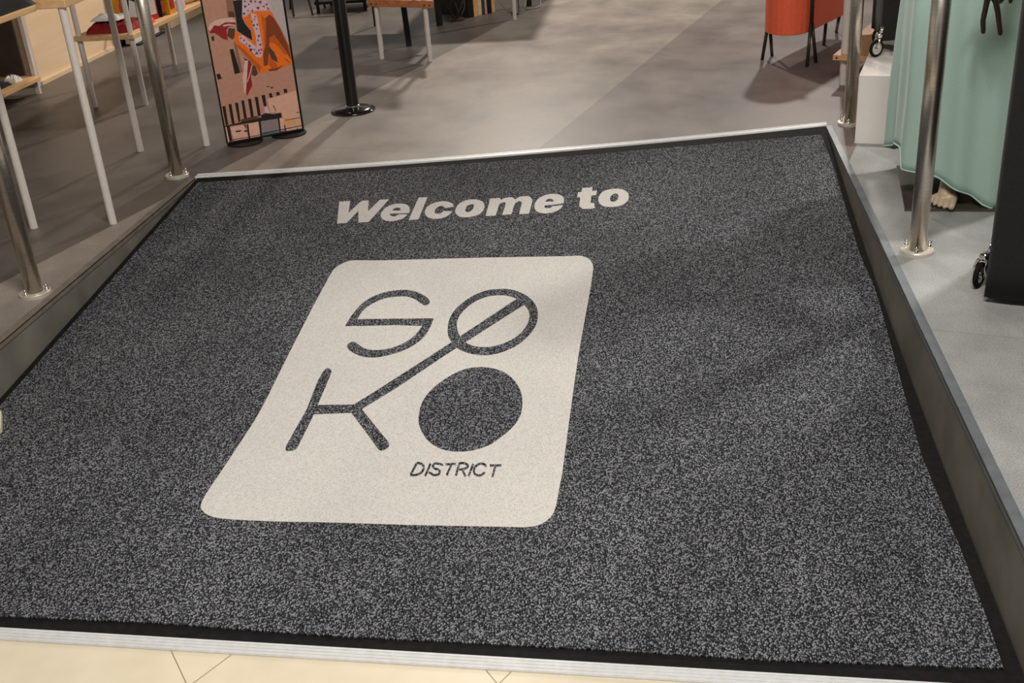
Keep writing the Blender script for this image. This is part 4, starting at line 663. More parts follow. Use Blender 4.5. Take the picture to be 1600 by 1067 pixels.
# ------------------------------------------------------------------ tables on the left
def leg(parent, x, y, ztop, r=0.0138, mat='white_paint', z0=0.0, foot=True):
    bm = NB(); rod(bm, (x, y, z0), (x, y, ztop), r, seg=20)
    o = mesh_obj('leg', bm, mat, parent, smooth=True)
    md = o.modifiers.new('edges', 'EDGE_SPLIT'); md.split_angle = radians(40)
    return o
def board(parent, x0, x1, y0, y1, z0, z1, mat, name='top', bev=0.003):
    bm = NB(); box(bm, x0, x1, y0, y1, z0, z1)
    return mesh_obj(name, bm, mat, parent, bevel=bev)
# narrow four legged table beside the ramp
t = thing('narrow_table', 'tall narrow table on four white tubular legs beside the left railing posts', 'table', (-2.14, 4.1, 0))
for x, y in ((-1.988, 3.618), (-2.281, 3.59), (-2.289, 4.543), (-2.006, 4.60)): leg(t, x, y, 0.762)
bm = NB(); prism(bm, [(-2.305, 3.59), (-1.964, 3.60), (-2.012, 4.64), (-2.33, 4.63)], 0.762, 0.790); mesh_obj('top', bm, 'oak_shelf', t, bevel=0.003)
# near table at the left edge of the frame, its legs left of the frame
t = thing('display_table', 'oak topped display table at the left edge, piled with black garments', 'table', (-2.5, 3.1, 0))
board(t, -2.95, -2.052, 2.7, 3.575, 0.762, 0.782, 'oak_shelf')
for x, y in ((-2.46, 2.85), (-2.46, 3.15), (-2.88, 2.85), (-2.88, 3.45)): leg(t, x, y, 0.762)
o = cloth_lump('folded_garment', 'black_cloth', -2.42, -2.045, 2.95, 3.60, 0.7825, 0.860, seed=3.1); tag(o, 'black folded garment lying along the edge of the near oak table', 'garment')
o = cloth_lump('folded_garment', 'teal_cloth', -2.86, -2.43, 3.05, 3.52, 0.7825, 0.862, seed=8.4, amp=0.02); tag(o, 'dark teal folded garment behind the black one on the near oak table', 'garment')
o = cloth_lump('folded_garment', 'pale_cloth', -2.42, -2.16, 2.72, 2.94, 0.7825, 0.86, seed=5.2); tag(o, 'pale pinkish folded garment at the top left corner, on the near oak table', 'garment')

# low shelf table with packages
t = thing('shelf_table', 'long narrow white legged table with a pale wood lower shelf of red and yellow goods', 'table', (-2.75, 5.85, 0))
for x, y in ((-2.903, 5.381), (-2.629, 5.38), (-2.866, 6.339), (-2.59, 6.34)): leg(t, x, y, 0.762, 0.0135)
board(t, -2.93, -2.605, 5.35, 6.40, 0.335, 0.358, 'oak_shelf', 'shelf')
board(t, -2.93, -2.60, 5.35, 6.40, 0.762, 0.79, 'oak_shelf', 'top')
Z = 0.3585
def goods(o, label, cat, group=None): tag(o, label, cat, group)
goods(cloth_lump('folded_garment', 'red_cloth', -2.885, -2.64, 5.40, 5.60, Z, Z + 0.045, seed=1.3, n=18, freq=26), 'dark red folded garment at the near end of the low shelf', 'garment')
goods(cloth_lump('folded_garment', 'white_cloth', -2.86, -2.70, 5.43, 5.56, Z + 0.056, Z + 0.080, seed=2.2), 'crumpled white garment lying on the dark red one', 'garment')
goods(cloth_lump('garment_heap', 'red_orange_cloth', -2.79, -2.625, 5.612, 5.70, Z, Z + 0.03, seed=4.5), 'bright orange red cloth spread on the middle of the low shelf', 'cloth')
bm = NB()
pts = [(-2.74, 5.625, Z + .036), (-2.655, 5.62, Z + .036), (-2.65, 5.67, Z + .036), (-2.73, 5.68, Z + .036)]
top = (-2.735, 5.65, Z + .125)
vv = [bm.verts.new(p) for p in pts]; tv = bm.verts.new(top); tv2 = bm.verts.new((-2.68, 5.65, Z + .10))
bm.faces.new([vv[0], vv[1], tv2, tv]); bm.faces.new([vv[1], vv[2], tv2]); bm.faces.new([vv[2], vv[3], tv, tv2]); bm.faces.new([vv[3], vv[0], tv]); bm.faces.new(vv[::-1])
goods(mesh_obj('paper_bag', bm, 'white_cloth', bevel=0.004), 'white pointed paper bag standing on the orange red cloth', 'bag')
def carton(name, x, y, w_, d, h, mat, rz, label, cat, fl=None, group=None):
    t = thing(name, label, cat, (x, y, Z), group)
    bm = NB(); box(bm, -w_ / 2, w_ / 2, -d / 2, d / 2, 0, h)
    bmesh.ops.rotate(bm, verts=bm.verts, cent=(0, 0, 0), matrix=Matrix.Rotation(rz, 3, 'Z')); bmesh.ops.translate(bm, verts=bm.verts, vec=(x, y, Z))
    mesh_obj('box_body', bm, mat, t, bevel=0.003)
    if fl:
        bm = NB(); box(bm, w_ / 2, w_ / 2 + 0.0012, -d * 0.32, d * 0.32, h * 0.18, h * 0.8)
        bmesh.ops.rotate(bm, verts=bm.verts, cent=(0, 0, 0), matrix=Matrix.Rotation(rz, 3, 'Z')); bmesh.ops.translate(bm, verts=bm.verts, vec=(x, y, Z))
        mesh_obj('front_panel', bm, fl, t)
    return t
carton('package', -2.84, 5.70, 0.06, 0.08, 0.20, 'yellow_card', 0.2, 'tall yellow package at the back of the low shelf beside the white bag', 'package', 'red_card')
carton('package', -2.69, 5.765, 0.06, 0.07, 0.15, 'red_card', -0.3, 'red glossy package on the low shelf right of the steel post', 'package', 'pale_cloth')
carton('package', -2.665, 5.845, 0.035, 0.045, 0.10, 'black_satin', 0.1, 'small dark package between the red and the yellow packages', 'package', 'red_card')
carton('package', -2.650, 5.925, 0.045, 0.07, 0.14, 'yellow_card', -0.1, 'yellow window package at the shelf edge', 'package', 'red_card')
goods(cloth_lump('soft_pouch', 'pink_plastic', -2.74, -2.62, 5.98, 6.11, Z, Z + 0.07, seed=6.6, n=10), 'pale pink glossy pouch at the far end of the low shelf', 'pouch')
bm = NB(); rod(bm, (-2.70, 6.15, Z + 0.022), (-2.64, 6.38, Z + 0.022), 0.022, seg=16)
goods(mesh_obj('paper_roll', bm, 'pale_wood', smooth=False), 'pale wooden roll at the shelf end beside the poster stand', 'roll')

# plywood counter and the low shelving on its left
t = thing('counter', 'pale plywood fronted counter along the left behind the white table legs', 'counter', (-3.8, 6.4, 0))
bm = NB(); box(bm, -4.2, -3.50, 5.935, 6.90, 0.0, 0.9); mesh_obj('body', bm, 'plywood', t, bevel=0.002)
bm = NB(); box(bm, -3.50, -3.485, 5.935, 6.90, 0.0, 0.022); mesh_obj('plinth_strip', bm, 'pale_wood', t)
bm = NB(); box(bm, -3.515, -3.492, 5.905, 5.933, 0.0, 0.9); mesh_obj('edge_profile', bm, 'white_paint', t)['label'] = 'white edge profile'
bm = NB(); box(bm, -3.515, -3.476, 6.902, 6.948, 0.0, 0.9); mesh_obj('edge_profile', bm, 'white_paint', t)['label'] = 'white edge profile'
t = thing('shelving_unit', 'dark backed shelving unit with a wooden bottom shelf at the left edge', 'shelf', (-3.6, 5.2, 0))
board(t, -3.95, -3.36, 4.6, 5.72, 0.075, 0.10, 'oak_shelf', 'bottom_shelf')
board(t, -3.95, -3.38, 4.6, 5.72, 0.92, 0.945, 'oak_shelf', 'top_shelf')
bm = NB(); box(bm, -3.97, -3.955, 4.6, 5.76, 0.05, 0.94); mesh_obj('back_panel', bm, 'dark_brown_panel', t)
bm = NB(); box(bm, -3.95, -3.45, 5.725, 5.74, 0.101, 0.919); mesh_obj('end_panel', bm, 'dark_brown_panel', t)
bm = NB(); box(bm, -3.410, -3.388, 5.722, 5.742, 0.0, 0.919); mesh_obj('upright', bm, 'white_paint', t)
bm = NB(); box(bm, -3.42, -3.39, 4.6, 4.63, 0.101, 0.919); mesh_obj('upright', bm, 'white_paint', t)
for i, (x, y, mt, lab) in enumerate(((-3.50, 5.44, 'black_cloth', 'black crumpled item on the bottom shelf of the dark unit'), (-3.68, 5.56, 'teal_cloth', 'dark crumpled item behind the black one on the bottom shelf'), (-3.44, 5.585, 'white_cloth', 'small white crumpled item at the end of the bottom shelf'))):
    s_ = 0.09 if i < 2 else 0.035
    goods(cloth_lump('crumpled_item', mt, x - s_, x + s_, y - s_, y + s_, 0.1005, 0.13, seed=9 + i, freq=40, n=16, amp=0.02), lab, 'textile')

# black cabinet with white cards, and timber plinth beyond the counter
t = thing('black_cabinet', 'black cabinet standing against the far end of the plywood counter', 'cabinet', (-3.75, 7.2, 0))
bm = NB(); box(bm, -4.1, -3.47, 6.96, 7.42, 0.02, 1.2); mesh_obj('body', bm, 'black_gloss', t, bevel=0.003)
bm = NB(); box(bm, -3.52, -3.30, 6.95, 6.965, 0.255, 0.275); mesh_obj('bracket', bm, 'black_satin', t)
for k, (ya, yb, lb) in enumerate(((6.985, 7.115, 'nearer white box with a black base in front of the black cabinet'), (7.265, 7.385, 'farther white box with a black base in front of the black cabinet'))):
    t = thing('white_box', lb, 'box', (-3.42, (ya + yb) / 2, 0), 'white boxes by the black cabinet')
    bm = NB(); box(bm, -3.46, -3.40, ya, yb, 0.010, 0.17); mesh_obj('box_body', bm, 'white_gloss', t)
    bm = NB(); box(bm, -3.465, -3.365, ya, yb + 0.01, 0.0, 0.009); mesh_obj('base', bm, 'black_satin', t)
bm = NB(); box(bm, -4.4, -3.38, 7.53, 9.6, 0.0, 0.11)
tag(mesh_obj('timber_plinth', bm, 'pale_wood', bevel=0.003), 'low pale timber plinth behind the poster stand', 'plinth')

# ------------------------------------------------------------------ poster stand
a0 = Vector((-1.898, 4.579)); ud = Vector((0.28, 0.188)).normalized(); nr = Vector((ud.y, -ud.x))
t = thing('poster_stand', 'slim free standing poster panel showing a leaping person in orange trousers and red sneakers', 'poster stand', (-1.76, 4.67, 0))
def pp(u, z, d=0.0): return (a0.x + ud.x * u + nr.x * d, a0.y + ud.y * u + nr.y * d, z)
def pslab(bm, u0, u1, z0, z1, d0, d1):
    vs = [bm.verts.new(pp(u, z, d)) for u in (u0, u1) for z in (z0, z1) for d in (d0, d1)]
    for f in ((0, 1, 3, 2), (4, 6, 7, 5), (0, 4, 5, 1), (2, 3, 7, 6), (0, 2, 6, 4), (1, 5, 7, 3)): bm.faces.new([vs[i] for i in f])
bm = NB(); pslab(bm, -0.004, 0.3475, 0.006, 1.62, -0.022, 0.0); mesh_obj('frame', bm, 'black_satin', t, bevel=0.004)
pr = NB()
names = ['bg'] + [k for k in PCOL if k != 'bg']
mi = {k: i for i, k in enumerate(names)}
def ppoly(bm, pts, d, m):
    loops = [[Vector((p[0], p[1], 0)) for p in pts]]
    vs = [bm.verts.new(pp(p[0], p[1], d)) for p in pts]
    for tri in tessellate_polygon(loops):
        try: f = bm.faces.new([vs[i] for i in tri]); f.material_index = mi[m]
        except ValueError: pass
ppoly(pr, [(0.0, 0.010), (0.337, 0.010), (0.337, 1.61), (0.0, 1.61)], 0.0004, 'bg')
for i, (c, pts) in enumerate(DATA['poster']):
    pts = [(min(max(u, 0.001), 0.336), max(z, 0.0105)) for u, z in pts]
    ppoly(pr, pts, 0.0006 + i * 0.00001, c)
ppoly(pr, [(0.001, 0.0103), (0.336, 0.0103), (0.336, 0.017), (0.001, 0.018)], 0.0024, 'k')
# upper part of the print, above what the frame shows
ppoly(pr, [(0.20, 0.60), (0.336, 0.60), (0.336, 1.61), (0.26, 1.61), (0.24, 0.9)], 0.0005, 'sky')
ppoly(pr, [(0.13, 0.60), (0.235, 0.60), (0.25, 0.80), (0.23, 0.92), (0.15, 0.92), (0.12, 0.78)], 0.0007, 'lilac')
for i in range(26):
    cx, cz, r_ = random.uniform(0.135, 0.235), random.uniform(0.62, 0.9), random.uniform(0.006, 0.013); an = random.uniform(0, 6)
    ppoly(pr, [(cx + r_ * cos(an + k * 2.1), cz + r_ * sin(an + k * 2.1)) for k in range(3)], 0.0008 + i * 0.00001, random.choice(['plum', 'teal', 'navy', 'pink']))
ppoly(pr, [(0.165 + 0.04 * cos(k / 12 * 2 * pi) + 0.02, 0.985 + 0.055 * sin(k / 12 * 2 * pi)) for k in range(12)], 0.0009, 'brown')
for f in pr.faces:
    f.normal_update()
    if Vector(f.normal).dot(Vector((nr.x, nr.y, 0))) < 0: f.normal_flip()
mesh_obj('print', pr, ['print_' + k for k in names], t, recalc=False)
for u, r_, c_off in ((0.075, 0.078, 0.0), (0.275, 0.078, 0.0)):
    c = pp(u, 0, 0.0); bm = NB()
    pts = [(c[0] + ud.x * r_ * cos(a) + nr.x * r_ * 0.92 * sin(a), c[1] + ud.y * r_ * cos(a) + nr.y * r_ * 0.92 * sin(a)) for a in [2 * pi * k / 32 for k in range(32)]]
    prism(bm, pts, 0.0, 0.006); mesh_obj('foot', bm, 'black_satin', t)

# ------------------------------------------------------------------ stanchion
sx, sy = -1.470, 5.108
t = thing('stanchion', 'black queue barrier post on a glossy round base behind the mat', 'barrier post', (sx, sy, 0))
bm = NB(); lathe(bm, (sx, sy, 0), [(0.104, 0.0), (0.106, 0.004), (0.103, 0.009), (0.080, 0.017), (0.045, 0.023), (0.033, 0.025)], 56); mesh_obj('base', bm, 'black_plate', t, smooth=True)
bm = NB(); rod(bm, (sx, sy, 0.02), (sx, sy, 0.93), 0.0300, seg=36); o = mesh_obj('pole', bm, 'black_gloss', t, smooth=True)
o.modifiers.new('edges', 'EDGE_SPLIT')
bm = NB(); lathe(bm, (sx, sy, 0.024), [(0.0345, 0), (0.0345, 0.004), (0.0305, 0.008)], 36); mesh_obj('collar', bm, 'chrome', t)
bm = NB(); lathe(bm, (sx, sy, 0.93), [(0.034, 0), (0.034, 0.05), (0.028, 0.06), (0.002, 0.064)], 36); mesh_obj('head', bm, 'black_gloss', t)

# ------------------------------------------------------------------ far centre
# table with a warm wooden apron board low down between white legs
t = thing('small_wood_table', 'white legged stand with a warm wooden board low above the floor, behind the barrier post', 'table', (-1.44, 6.5, 0))
ax = Vector((0.3, -0.118)).normalized(); ay = Vector((-0.225, 0.974))
def w2(u, v): return (-1.593 + ax.x * u + ay.x * v, 6.25 + ax.y * u + ay.y * v)
for u, v in ((0, 0), (0.325, 0), (0.0, 0.22), (0.325, 0.22)):
    x, y = w2(u, v); leg(t, x, y, 0.72, 0.0125)
bm = NB(); prism(bm, [w2(-0.05, -0.03), w2(0.375, -0.03), w2(0.375, 0.25), w2(-0.05, 0.25)], 0.292, 0.33); mesh_obj('shelf', bm, 'warm_wood', t, bevel=0.002)
bm = NB(); prism(bm, [w2(-0.05, -0.03), w2(0.375, -0.03), w2(0.375, 0.25), w2(-0.05, 0.25)], 0.72, 0.75); mesh_obj('top', bm, 'warm_wood', t, bevel=0.002)
for u in (-0.03, 0.005, 0.32, 0.355):
    x, y = w2(u, -0.0305); bm = NB(); ball(bm, (x, y, 0.306), 0.005, 1); mesh_obj('screw', bm, 'black_satin', t)
# black steel legged bench behind it
t = thing('black_bench', 'black steel legged bench behind the warm wooden stand', 'bench', (-1.6, 6.9, 0))
def bar(parent, p0, p1, w_, mat='black_satin', name='leg'):
    bm = NB(); rod(bm, p0, p1, w_, seg=4); return mesh_obj(name, bm, mat, parent)
bar(t, (-1.505, 6.585, 0), (-1.525, 6.60, 0.47), 0.022); bar(t, (-1.43, 7.19, 0), (-1.44, 7.19, 0.47), 0.021)
bar(t, (-1.873, 7.268, 0), (-1.875, 7.27, 0.47), 0.007); bar(t, (-1.95, 6.7, 0), (-1.95, 6.7, 0.47), 0.007)
bm = NB(); bm_v = [bm.verts.new(p) for p in ((-1.50, 6.60, 0.225), (-1.50, 6.60, 0.33), (-1.35, 6.60, 0.33), (-1.50, 6.585, 0.225), (-1.50, 6.585, 0.33), (-1.35, 6.585, 0.33))]
bm.faces.new([bm_v[0], bm_v[1], bm_v[2]]); bm.faces.new([bm_v[5], bm_v[4], bm_v[3]])
for a, b in ((0, 1), (1, 2), (2, 0)): bm.faces.new([bm_v[a], bm_v[a + 3], bm_v[b + 3], bm_v[b]])
mesh_obj('bracket', bm, 'black_satin', t)
bm = NB(); prism(bm, [(-2.0, 6.57), (-1.38, 6.55), (-1.36, 7.3), (-2.0, 7.34)], 0.47, 0.50); mesh_obj('top', bm, 'black_satin', t)
# twisted wire plant stand
t = thing('wire_stand', 'dark twisted wire stand on a round foot right of the warm wooden stand', 'stand', (-1.343, 7.335, 0))
bm = NB(); lathe(bm, (-1.343, 7.335, 0), [(0.052, 0), (0.052, 0.012), (0.03, 0.022), (0.004, 0.025)], 24); mesh_obj('base', bm, 'wire_dark', t)
for k in range(5):
    bm = NB(); pts = []
    for i in range(26):
        s = i / 25; a = k * 2 * pi / 5 + s * 3.0; rr = 0.022 + 0.045 * sin(pi * min(s * 2.4, 1.0)) * (1 - s * 0.55)
        pts.append((-1.343 + rr * cos(a), 7.335 + rr * sin(a), 0.015 + s * 0.5))
    tube(bm, pts, 0.006); mesh_obj('wire', bm, 'wire_dark', t, smooth=True)
# leaning boards, standing on edge side by side
bd = [(735, 'black_satin', 'black'), ]
bx0 = Vector((-1.275, 7.40)); bdir = Vector((0.155, 0.17)).normalized()
spec = [('black_satin', 0.048, 'thick black board at the left end of the row of upright boards'), ('orange_wood', 0.034, 'first light wooden board right of the thick black one'),
        ('pale_wood', 0.034, 'paler wooden board in the middle of the upright row'), ('dark_brown_panel', 0.026, 'dark brown board right of the two light wooden boards'),
        ('pink_plastic', 0.018, 'thin pale pink board between the dark brown and black ones'), ('black_satin', 0.040, 'narrower black board near the right end of the row'),
        ('orange_wood', 0.028, 'light wooden board at the right end of the row, by the white leg')]
u = 0.0
side = Vector((-bdir.y, bdir.x))
for mt, th, lb in spec:
    a = bx0 + bdir * u; b = bx0 + bdir * (u + th * 0.93)
    bm = NB(); prism(bm, [tuple(a), tuple(b), tuple(b + side * 0.3), tuple(a + side * 0.3)], 0.0, 0.62)
    tag(mesh_obj('upright_board', bm, mt, bevel=0.002), lb, 'board', 'boards standing on edge in a row')
    u += th
# white leg table behind the wood row with black rear leg
t = thing('rear_table', 'far table with a white front leg and a black rear leg at the top centre', 'table', (-0.93, 7.6, 0))
leg(t, -0.957, 7.275, 0.75, 0.0125)
bar(t, (-0.915, 7.75, 0), (-0.915, 7.75, 0.75), 0.018)
leg(t, -1.5, 8.0, 0.75, 0.0125); leg(t, -0.9, 8.3, 0.75, 0.0125)
board(t, -1.55, -0.87, 7.24, 8.34, 0.75, 0.78, 'pale_wood')
def cable(pts, label, mat='grey_cable', r=0.005):
    P = []
    V = [Vector(p) for p in pts]; V = [V[0]] + V + [V[-1]]
    for i in range(1, len(V) - 2):
        for k in range(8):
            s = k / 8; p0_, p1_, p2_, p3_ = V[i - 1:i + 3]
            P.append(0.5 * ((2 * p1_) + (p2_ - p0_) * s + (2 * p0_ - 5 * p1_ + 4 * p2_ - p3_) * s * s + (p3_ - p0_ + 3 * p1_ - 3 * p2_) * s ** 3))
    P.append(V[-1])
    bm = NB(); tube(bm, P, r); tag(mesh_obj('cable', bm, mat, smooth=True), label, 'cable', 'cables under the rear table')
cable([(-1.13, 7.66, 0.30), (-1.11, 7.62, 0.10), (-1.05, 7.56, 0.02), (-0.99, 7.50, 0.006)], 'grey cable dropping to the floor between the boards and the white leg')
cable([(-1.00, 7.46, 0.006), (-0.97, 7.44, 0.007), (-0.955, 7.50, 0.02), (-0.985, 7.66, 0.20), (-0.99, 7.68, 0.30)], 'dark cable rising from the floor beside the white leg', 'wire_dark')
cable([(-0.93, 7.56, 0.02), (-0.90, 7.66, 0.10), (-0.86, 7.73, 0.11), (-0.84, 7.74, 0.04), (-0.84, 7.66, 0.007), (-0.92, 7.60, 0.007)], 'grey looped cable beside the black rear leg')
# slim dark chair and dark crate at the top, between poster and barrier post
t = thing('dark_stool', 'slim dark stool with thin splayed legs right of the poster stand', 'stool', (-2.55, 7.9, 0))
for a, b in (((-2.578, 7.781), (-2.60, 7.86)), ((-2.445, 7.80), (-2.53, 7.86)), ((-2.70, 8.1), (-2.62, 8.0)), ((-2.44, 8.1), (-2.53, 8.0))):
    bm = NB(); rod(bm, (a[0], a[1], 0), (b[0], b[1], 0.45), 0.0075, seg=8); mesh_obj('leg', bm, 'wire_dark', t)
bm = NB(); lathe(bm, (-2.57, 7.93, 0.45), [(0.16, 0), (0.165, 0.01), (0.16, 0.03), (0.02, 0.035)], 32); mesh_obj('seat', bm, 'dark_brown_panel', t)
t = thing('dark_crate_stand', 'dark low metal frame on the floor left of the barrier post', 'stand', (-2.25, 7.95, 0))
for x in (-2.42, -2.08):
    for y in (7.86, 8.2): bar(t, (x, y, 0), (x, y, 0.30), 0.012)
for z in (0.06, 0.29):
    
    for ya in (7.85, 8.19):
        bm = NB(); box(bm, -2.44, -2.07, ya, ya + 0.025, z, z + 0.02); mesh_obj('rail', bm, 'black_satin', t)
bm = NB(); box(bm, -2.43, -2.08, 7.876, 8.189, 0.062, 0.075); mesh_obj('tray', bm, 'black_satin', t)

# ------------------------------------------------------------------ orange tub chair style trough on hairpin legs
t = thing('orange_planter', 'orange curved tub on dark hairpin legs, right of the shop aisle', 'tub', (0.72, 5.85, 0))
d30 = Vector((0.19, 0.34)).normalized()
foot_poly = [(0.486, 5.78), (0.487, 5.74), (0.496, 5.707), (0.512, 5.679), (0.534, 5.655), (0.561, 5.640), (0.590, 5.634), (0.618, 5.638), (0.645, 5.650), (0.671, 5.671), (0.694, 5.702)]
e1 = Vector((0.694, 5.702)) + d30 * 0.62; e0 = Vector((0.486, 5.78)) + d30 * 0.60
foot_poly += [tuple(e1), tuple(e1 + d30 * 0.10 + Vector((-0.07, 0.03))), tuple(e0 + d30 * 0.10 + Vector((0.04, 0.01))), tuple(e0)]
bm = NB(); prism(bm, foot_poly, 0.155, 0.52); mesh_obj('shell', bm, 'orange_leather', t, bevel=0.004)
ins = Vector((sum(p[0] for p in foot_poly) / len(foot_poly), sum(p[1] for p in foot_poly) / len(foot_poly)))
bm = NB(); prism(bm, [tuple(ins + (Vector(p) - ins) * 0.93) for p in foot_poly], 0.50, 0.535); mesh_obj('cushion', bm, 'orange_leather', t, bevel=0.01)
def hair(xt, yt, xb, yb, zt): 
    bm = NB(); rod(bm, (xb, yb, 0), (xt, yt, zt), 0.0085, seg=10); mesh_obj('leg', bm, 'bronze_metal', t, smooth=True)
hair(0.494, 5.745, 0.483, 5.84, 0.16); hair(0.510, 5.74, 0.538, 5.919, 0.16)
hair(0.6975, 5.688, 0.683, 5.645, 0.20); hair(0.703, 5.690, 0.735, 5.72, 0.20)
bm = NB(); rod(bm, (0.700, 5.688, 0.16), (0.700, 5.688, 0.52), 0.0095, seg=12); mesh_obj('corner_tube', bm, 'bronze_metal', t, smooth=True)
hair(0.80, 5.92, 0.822, 6.127, 0.16); hair(0.89, 6.10, 0.929, 6.45, 0.16)

# ------------------------------------------------------------------ right: low bench board with white post
t = thing('garment_rack', 'white post rack with a light wooden board near the floor behind the right railing post', 'rack', (0.9, 5.6, 0))
d = Vector((0.30, 0.75)).normalized(); nn_ = Vector((d.y, -d.x))
o_ = Vector((0.745, 5.235))
bm = NB(); prism(bm, [tuple(o_), tuple(o_ + nn_ * 0.42), tuple(o_ + nn_ * 0.42 + d * 0.95), tuple(o_ + d * 0.95)], 0.118, 0.142); mesh_obj('shelf', bm, 'orange_wood', t, bevel=0.002)
leg(t, 0.800, 5.262, 1.35, 0.0165)
for a, b in ((0.38, 0.03), (0.38, 0.9), (0.04, 0.9)):
    p = o_ + nn_ * a + d * b; leg(t, p.x, p.y, 1.35, 0.0165)
p = o_ + nn_ * 0.04 + d * 0.03; q_ = o_ + nn_ * 0.04 + d * 0.9
bm = NB(); rod(bm, (p.x, p.y, 1.35), (q_.x, q_.y, 1.35), 0.0165); mesh_obj('rail', bm, 'white_paint', t, smooth=True)
for s in (0.018, 0.075):
    p = o_ + nn_ * s - d * 0.001; bm = NB(); ball(bm, (p.x, p.y, 0.130), 0.006, 1, (1, 0.3, 1)); mesh_obj('hole_plug', bm, 'dark_brown_panel', t)

# ------------------------------------------------------------------ hanging / covered garments
def curtain(name, mat, cx0, cx1, cy0, cy1, z0, z1, folds, amp, seed, parent=None, flare=0.0, rz=0.0):
    """closed garment cover with vertical folds, rectangular plan"""
    bm = NB(); N = 120; M_ = 14; rings = []
    per = []
    W_, H_ = cx1 - cx0, cy1 - cy0
    for i in range(N):
        s = i / N * 2 * (W_ + H_)
        if s < W_: p = (cx0 + s, cy0); n_ = (0, -1)
        elif s < W_ + H_: p = (cx1, cy0 + s - W_); n_ = (1, 0)
        elif s < 2 * W_ + H_: p = (cx1 - (s - W_ - H_), cy1); n_ = (0, 1)
        else: p = (cx0, cy1 - (s - 2 * W_ - H_)); n_ = (-1, 0)
        per.append((p, n_, s))
    for j in range(M_ + 1):
        f = j / M_; z = z0 + (z1 - z0) * f; ring = []
        for p, n_, s in per:
            k = amp * (1 - f * 0.6) * (sin(s * folds + seed) * 0.6 + noise.noise(Vector((s * folds * 0.4, f * 1.5, seed))) * 0.9) - amp + flare * (1 - f)
            zz = z + (0.012 * noise.noise(Vector((s * 9, 0, seed))) if j == 0 else 0)
            ring.append(bm.verts.new((p[0] + n_[0] * k, p[1] + n_[1] * k, zz)))
        rings.append(ring)
    for a, b in zip(rings, rings[1:]):
        for i in range(N): bm.faces.new([a[i], a[(i + 1) % N], b[(i + 1) % N], b[i]])
    bm.faces.new(rings[0][::-1]); bm.faces.new(rings[-1])
    if rz: bmesh.ops.rotate(bm, verts=bm.verts, cent=(cx0, cy0, 0), matrix=Matrix.Rotation(rz, 3, 'Z'))
    return mesh_obj(name, bm, mat, parent, smooth=True)
def caster(parent, c, R_, ang, wid=0.014, lean=(0.9, 0.3)):
    """swivel caster: tyre, hub and chrome fork; c is the floor contact"""
    x, y, z = c; ax_ = Vector((cos(ang), sin(ang), 0))
    cc = Vector((x, y, z + R_))
    bm = NB(); N = 32; K = 10; rings = []
    qx = ax_.cross(Vector((0, 0, 1)))
    for i in range(N):
        a = 2 * pi * i / N; rad = qx * cos(a) + Vector((0, 0, 1)) * sin(a)
        rings.append([bm.verts.new(cc + rad * (R_ - wid * 0.5 + wid * 0.5 * cos(2 * pi * k / K)) + ax_ * (wid * 0.5 * sin(2 * pi * k / K))) for k in range(K)])
    for i in range(N):
        for k in range(K): bm.faces.new([rings[i][k], rings[(i + 1) % N][k], rings[(i + 1) % N][(k + 1) % K], rings[i][(k + 1) % K]])
    ty = mesh_obj('tyre', bm, 'rubber', parent, smooth=True)
    bm = NB(); rod(bm, cc - ax_ * wid * 0.35, cc + ax_ * wid * 0.35, R_ - wid * 0.9, seg=28); rod(bm, cc - ax_ * wid * 0.9, cc + ax_ * wid * 0.9, R_ * 0.22, seg=16); mesh_obj('hub', bm, 'chrome', parent)
    bm = NB()
    ln = Vector((lean[0], lean[1], 0)).normalized()
    for s in (-1, 1):
        tube(bm, [cc + ax_ * s * wid * 0.95, cc + ax_ * s * wid * 0.95 + Vector((0, 0, R_ * 0.6)), cc + ax_ * s * wid * 0.8 + Vector((0, 0, R_ * 1.12)) + ln * R_ * 0.15, cc + Vector((0, 0, R_ * 1.35)) + ln * R_ * 0.3], 0.0052)
    ball(bm, cc + Vector((0, 0, R_ * 1.45)) + ln * R_ * 0.3, R_ * 0.46, 2, (1, 1, 0.85))
    rod(bm, cc + Vector((0, 0, R_ * 1.5)) + ln * R_ * 0.45, cc + Vector((0, 0, R_ * 2.4)) + ln * R_ * 0.9, 0.007, seg=12)
    mesh_obj('fork', bm, 'chrome', parent, smooth=True)

# white plinth
t = thing('plinth', 'glossy white display plinth on the platform behind the mint gown', 'plinth', (0.95, 4.6, 0))
d = Vector((0.158, 0.621)).normalized(); nn_ = Vector((d.y, -d.x)); o_ = Vector((0.716, 4.328))
bm = NB(); prism(bm, [tuple(o_), tuple(o_ + nn_ * 0.62), tuple(o_ + nn_ * 0.62 + d * 0.655), tuple(o_ + d * 0.655)], 0.0, 0.264); mesh_obj('body', bm, 'white_gloss', t, bevel=0.002)
# covered rack standing on the plinth
t = thing('covered_rack', 'black covered garment rack on a small caster standing on the white plinth', 'garment rack', (0.95, 4.8, 0.2645))
curtain('cover', 'black_cloth', 0.838, 1.20, 4.62, 4.86, 0.325, 1.35, 40, 0.008, 2.0, t)
caster(t, (0.822, 4.612, 0.2645), 0.034, radians(-57), 0.012, (0.5, 0.4))
caster(t, (1.18, 4.62, 0.2645), 0.034, radians(-57), 0.012, (0.5, 0.4))
caster(t, (0.87, 4.85, 0.2645), 0.034, radians(-57), 0.012, (0.5, 0.4))
caster(t, (1.18, 4.85, 0.2645), 0.034, radians(-57), 0.012, (0.5, 0.4))
tag(curtain('hanging_garment', 'black_cloth', 0.86, 1.15, 5.32, 5.50, 0.42, 1.30, 45, 0.010, 5.0), 'black garment hanging on the white rack above the wooden board', 'garment')
tag(curtain('hanging_garment', 'maroon_cloth', 0.87, 1.15, 5.56, 5.68, 0.40, 1.30, 45, 0.010, 7.0), 'dark maroon garment hanging behind the black one on the white rack', 'garment')
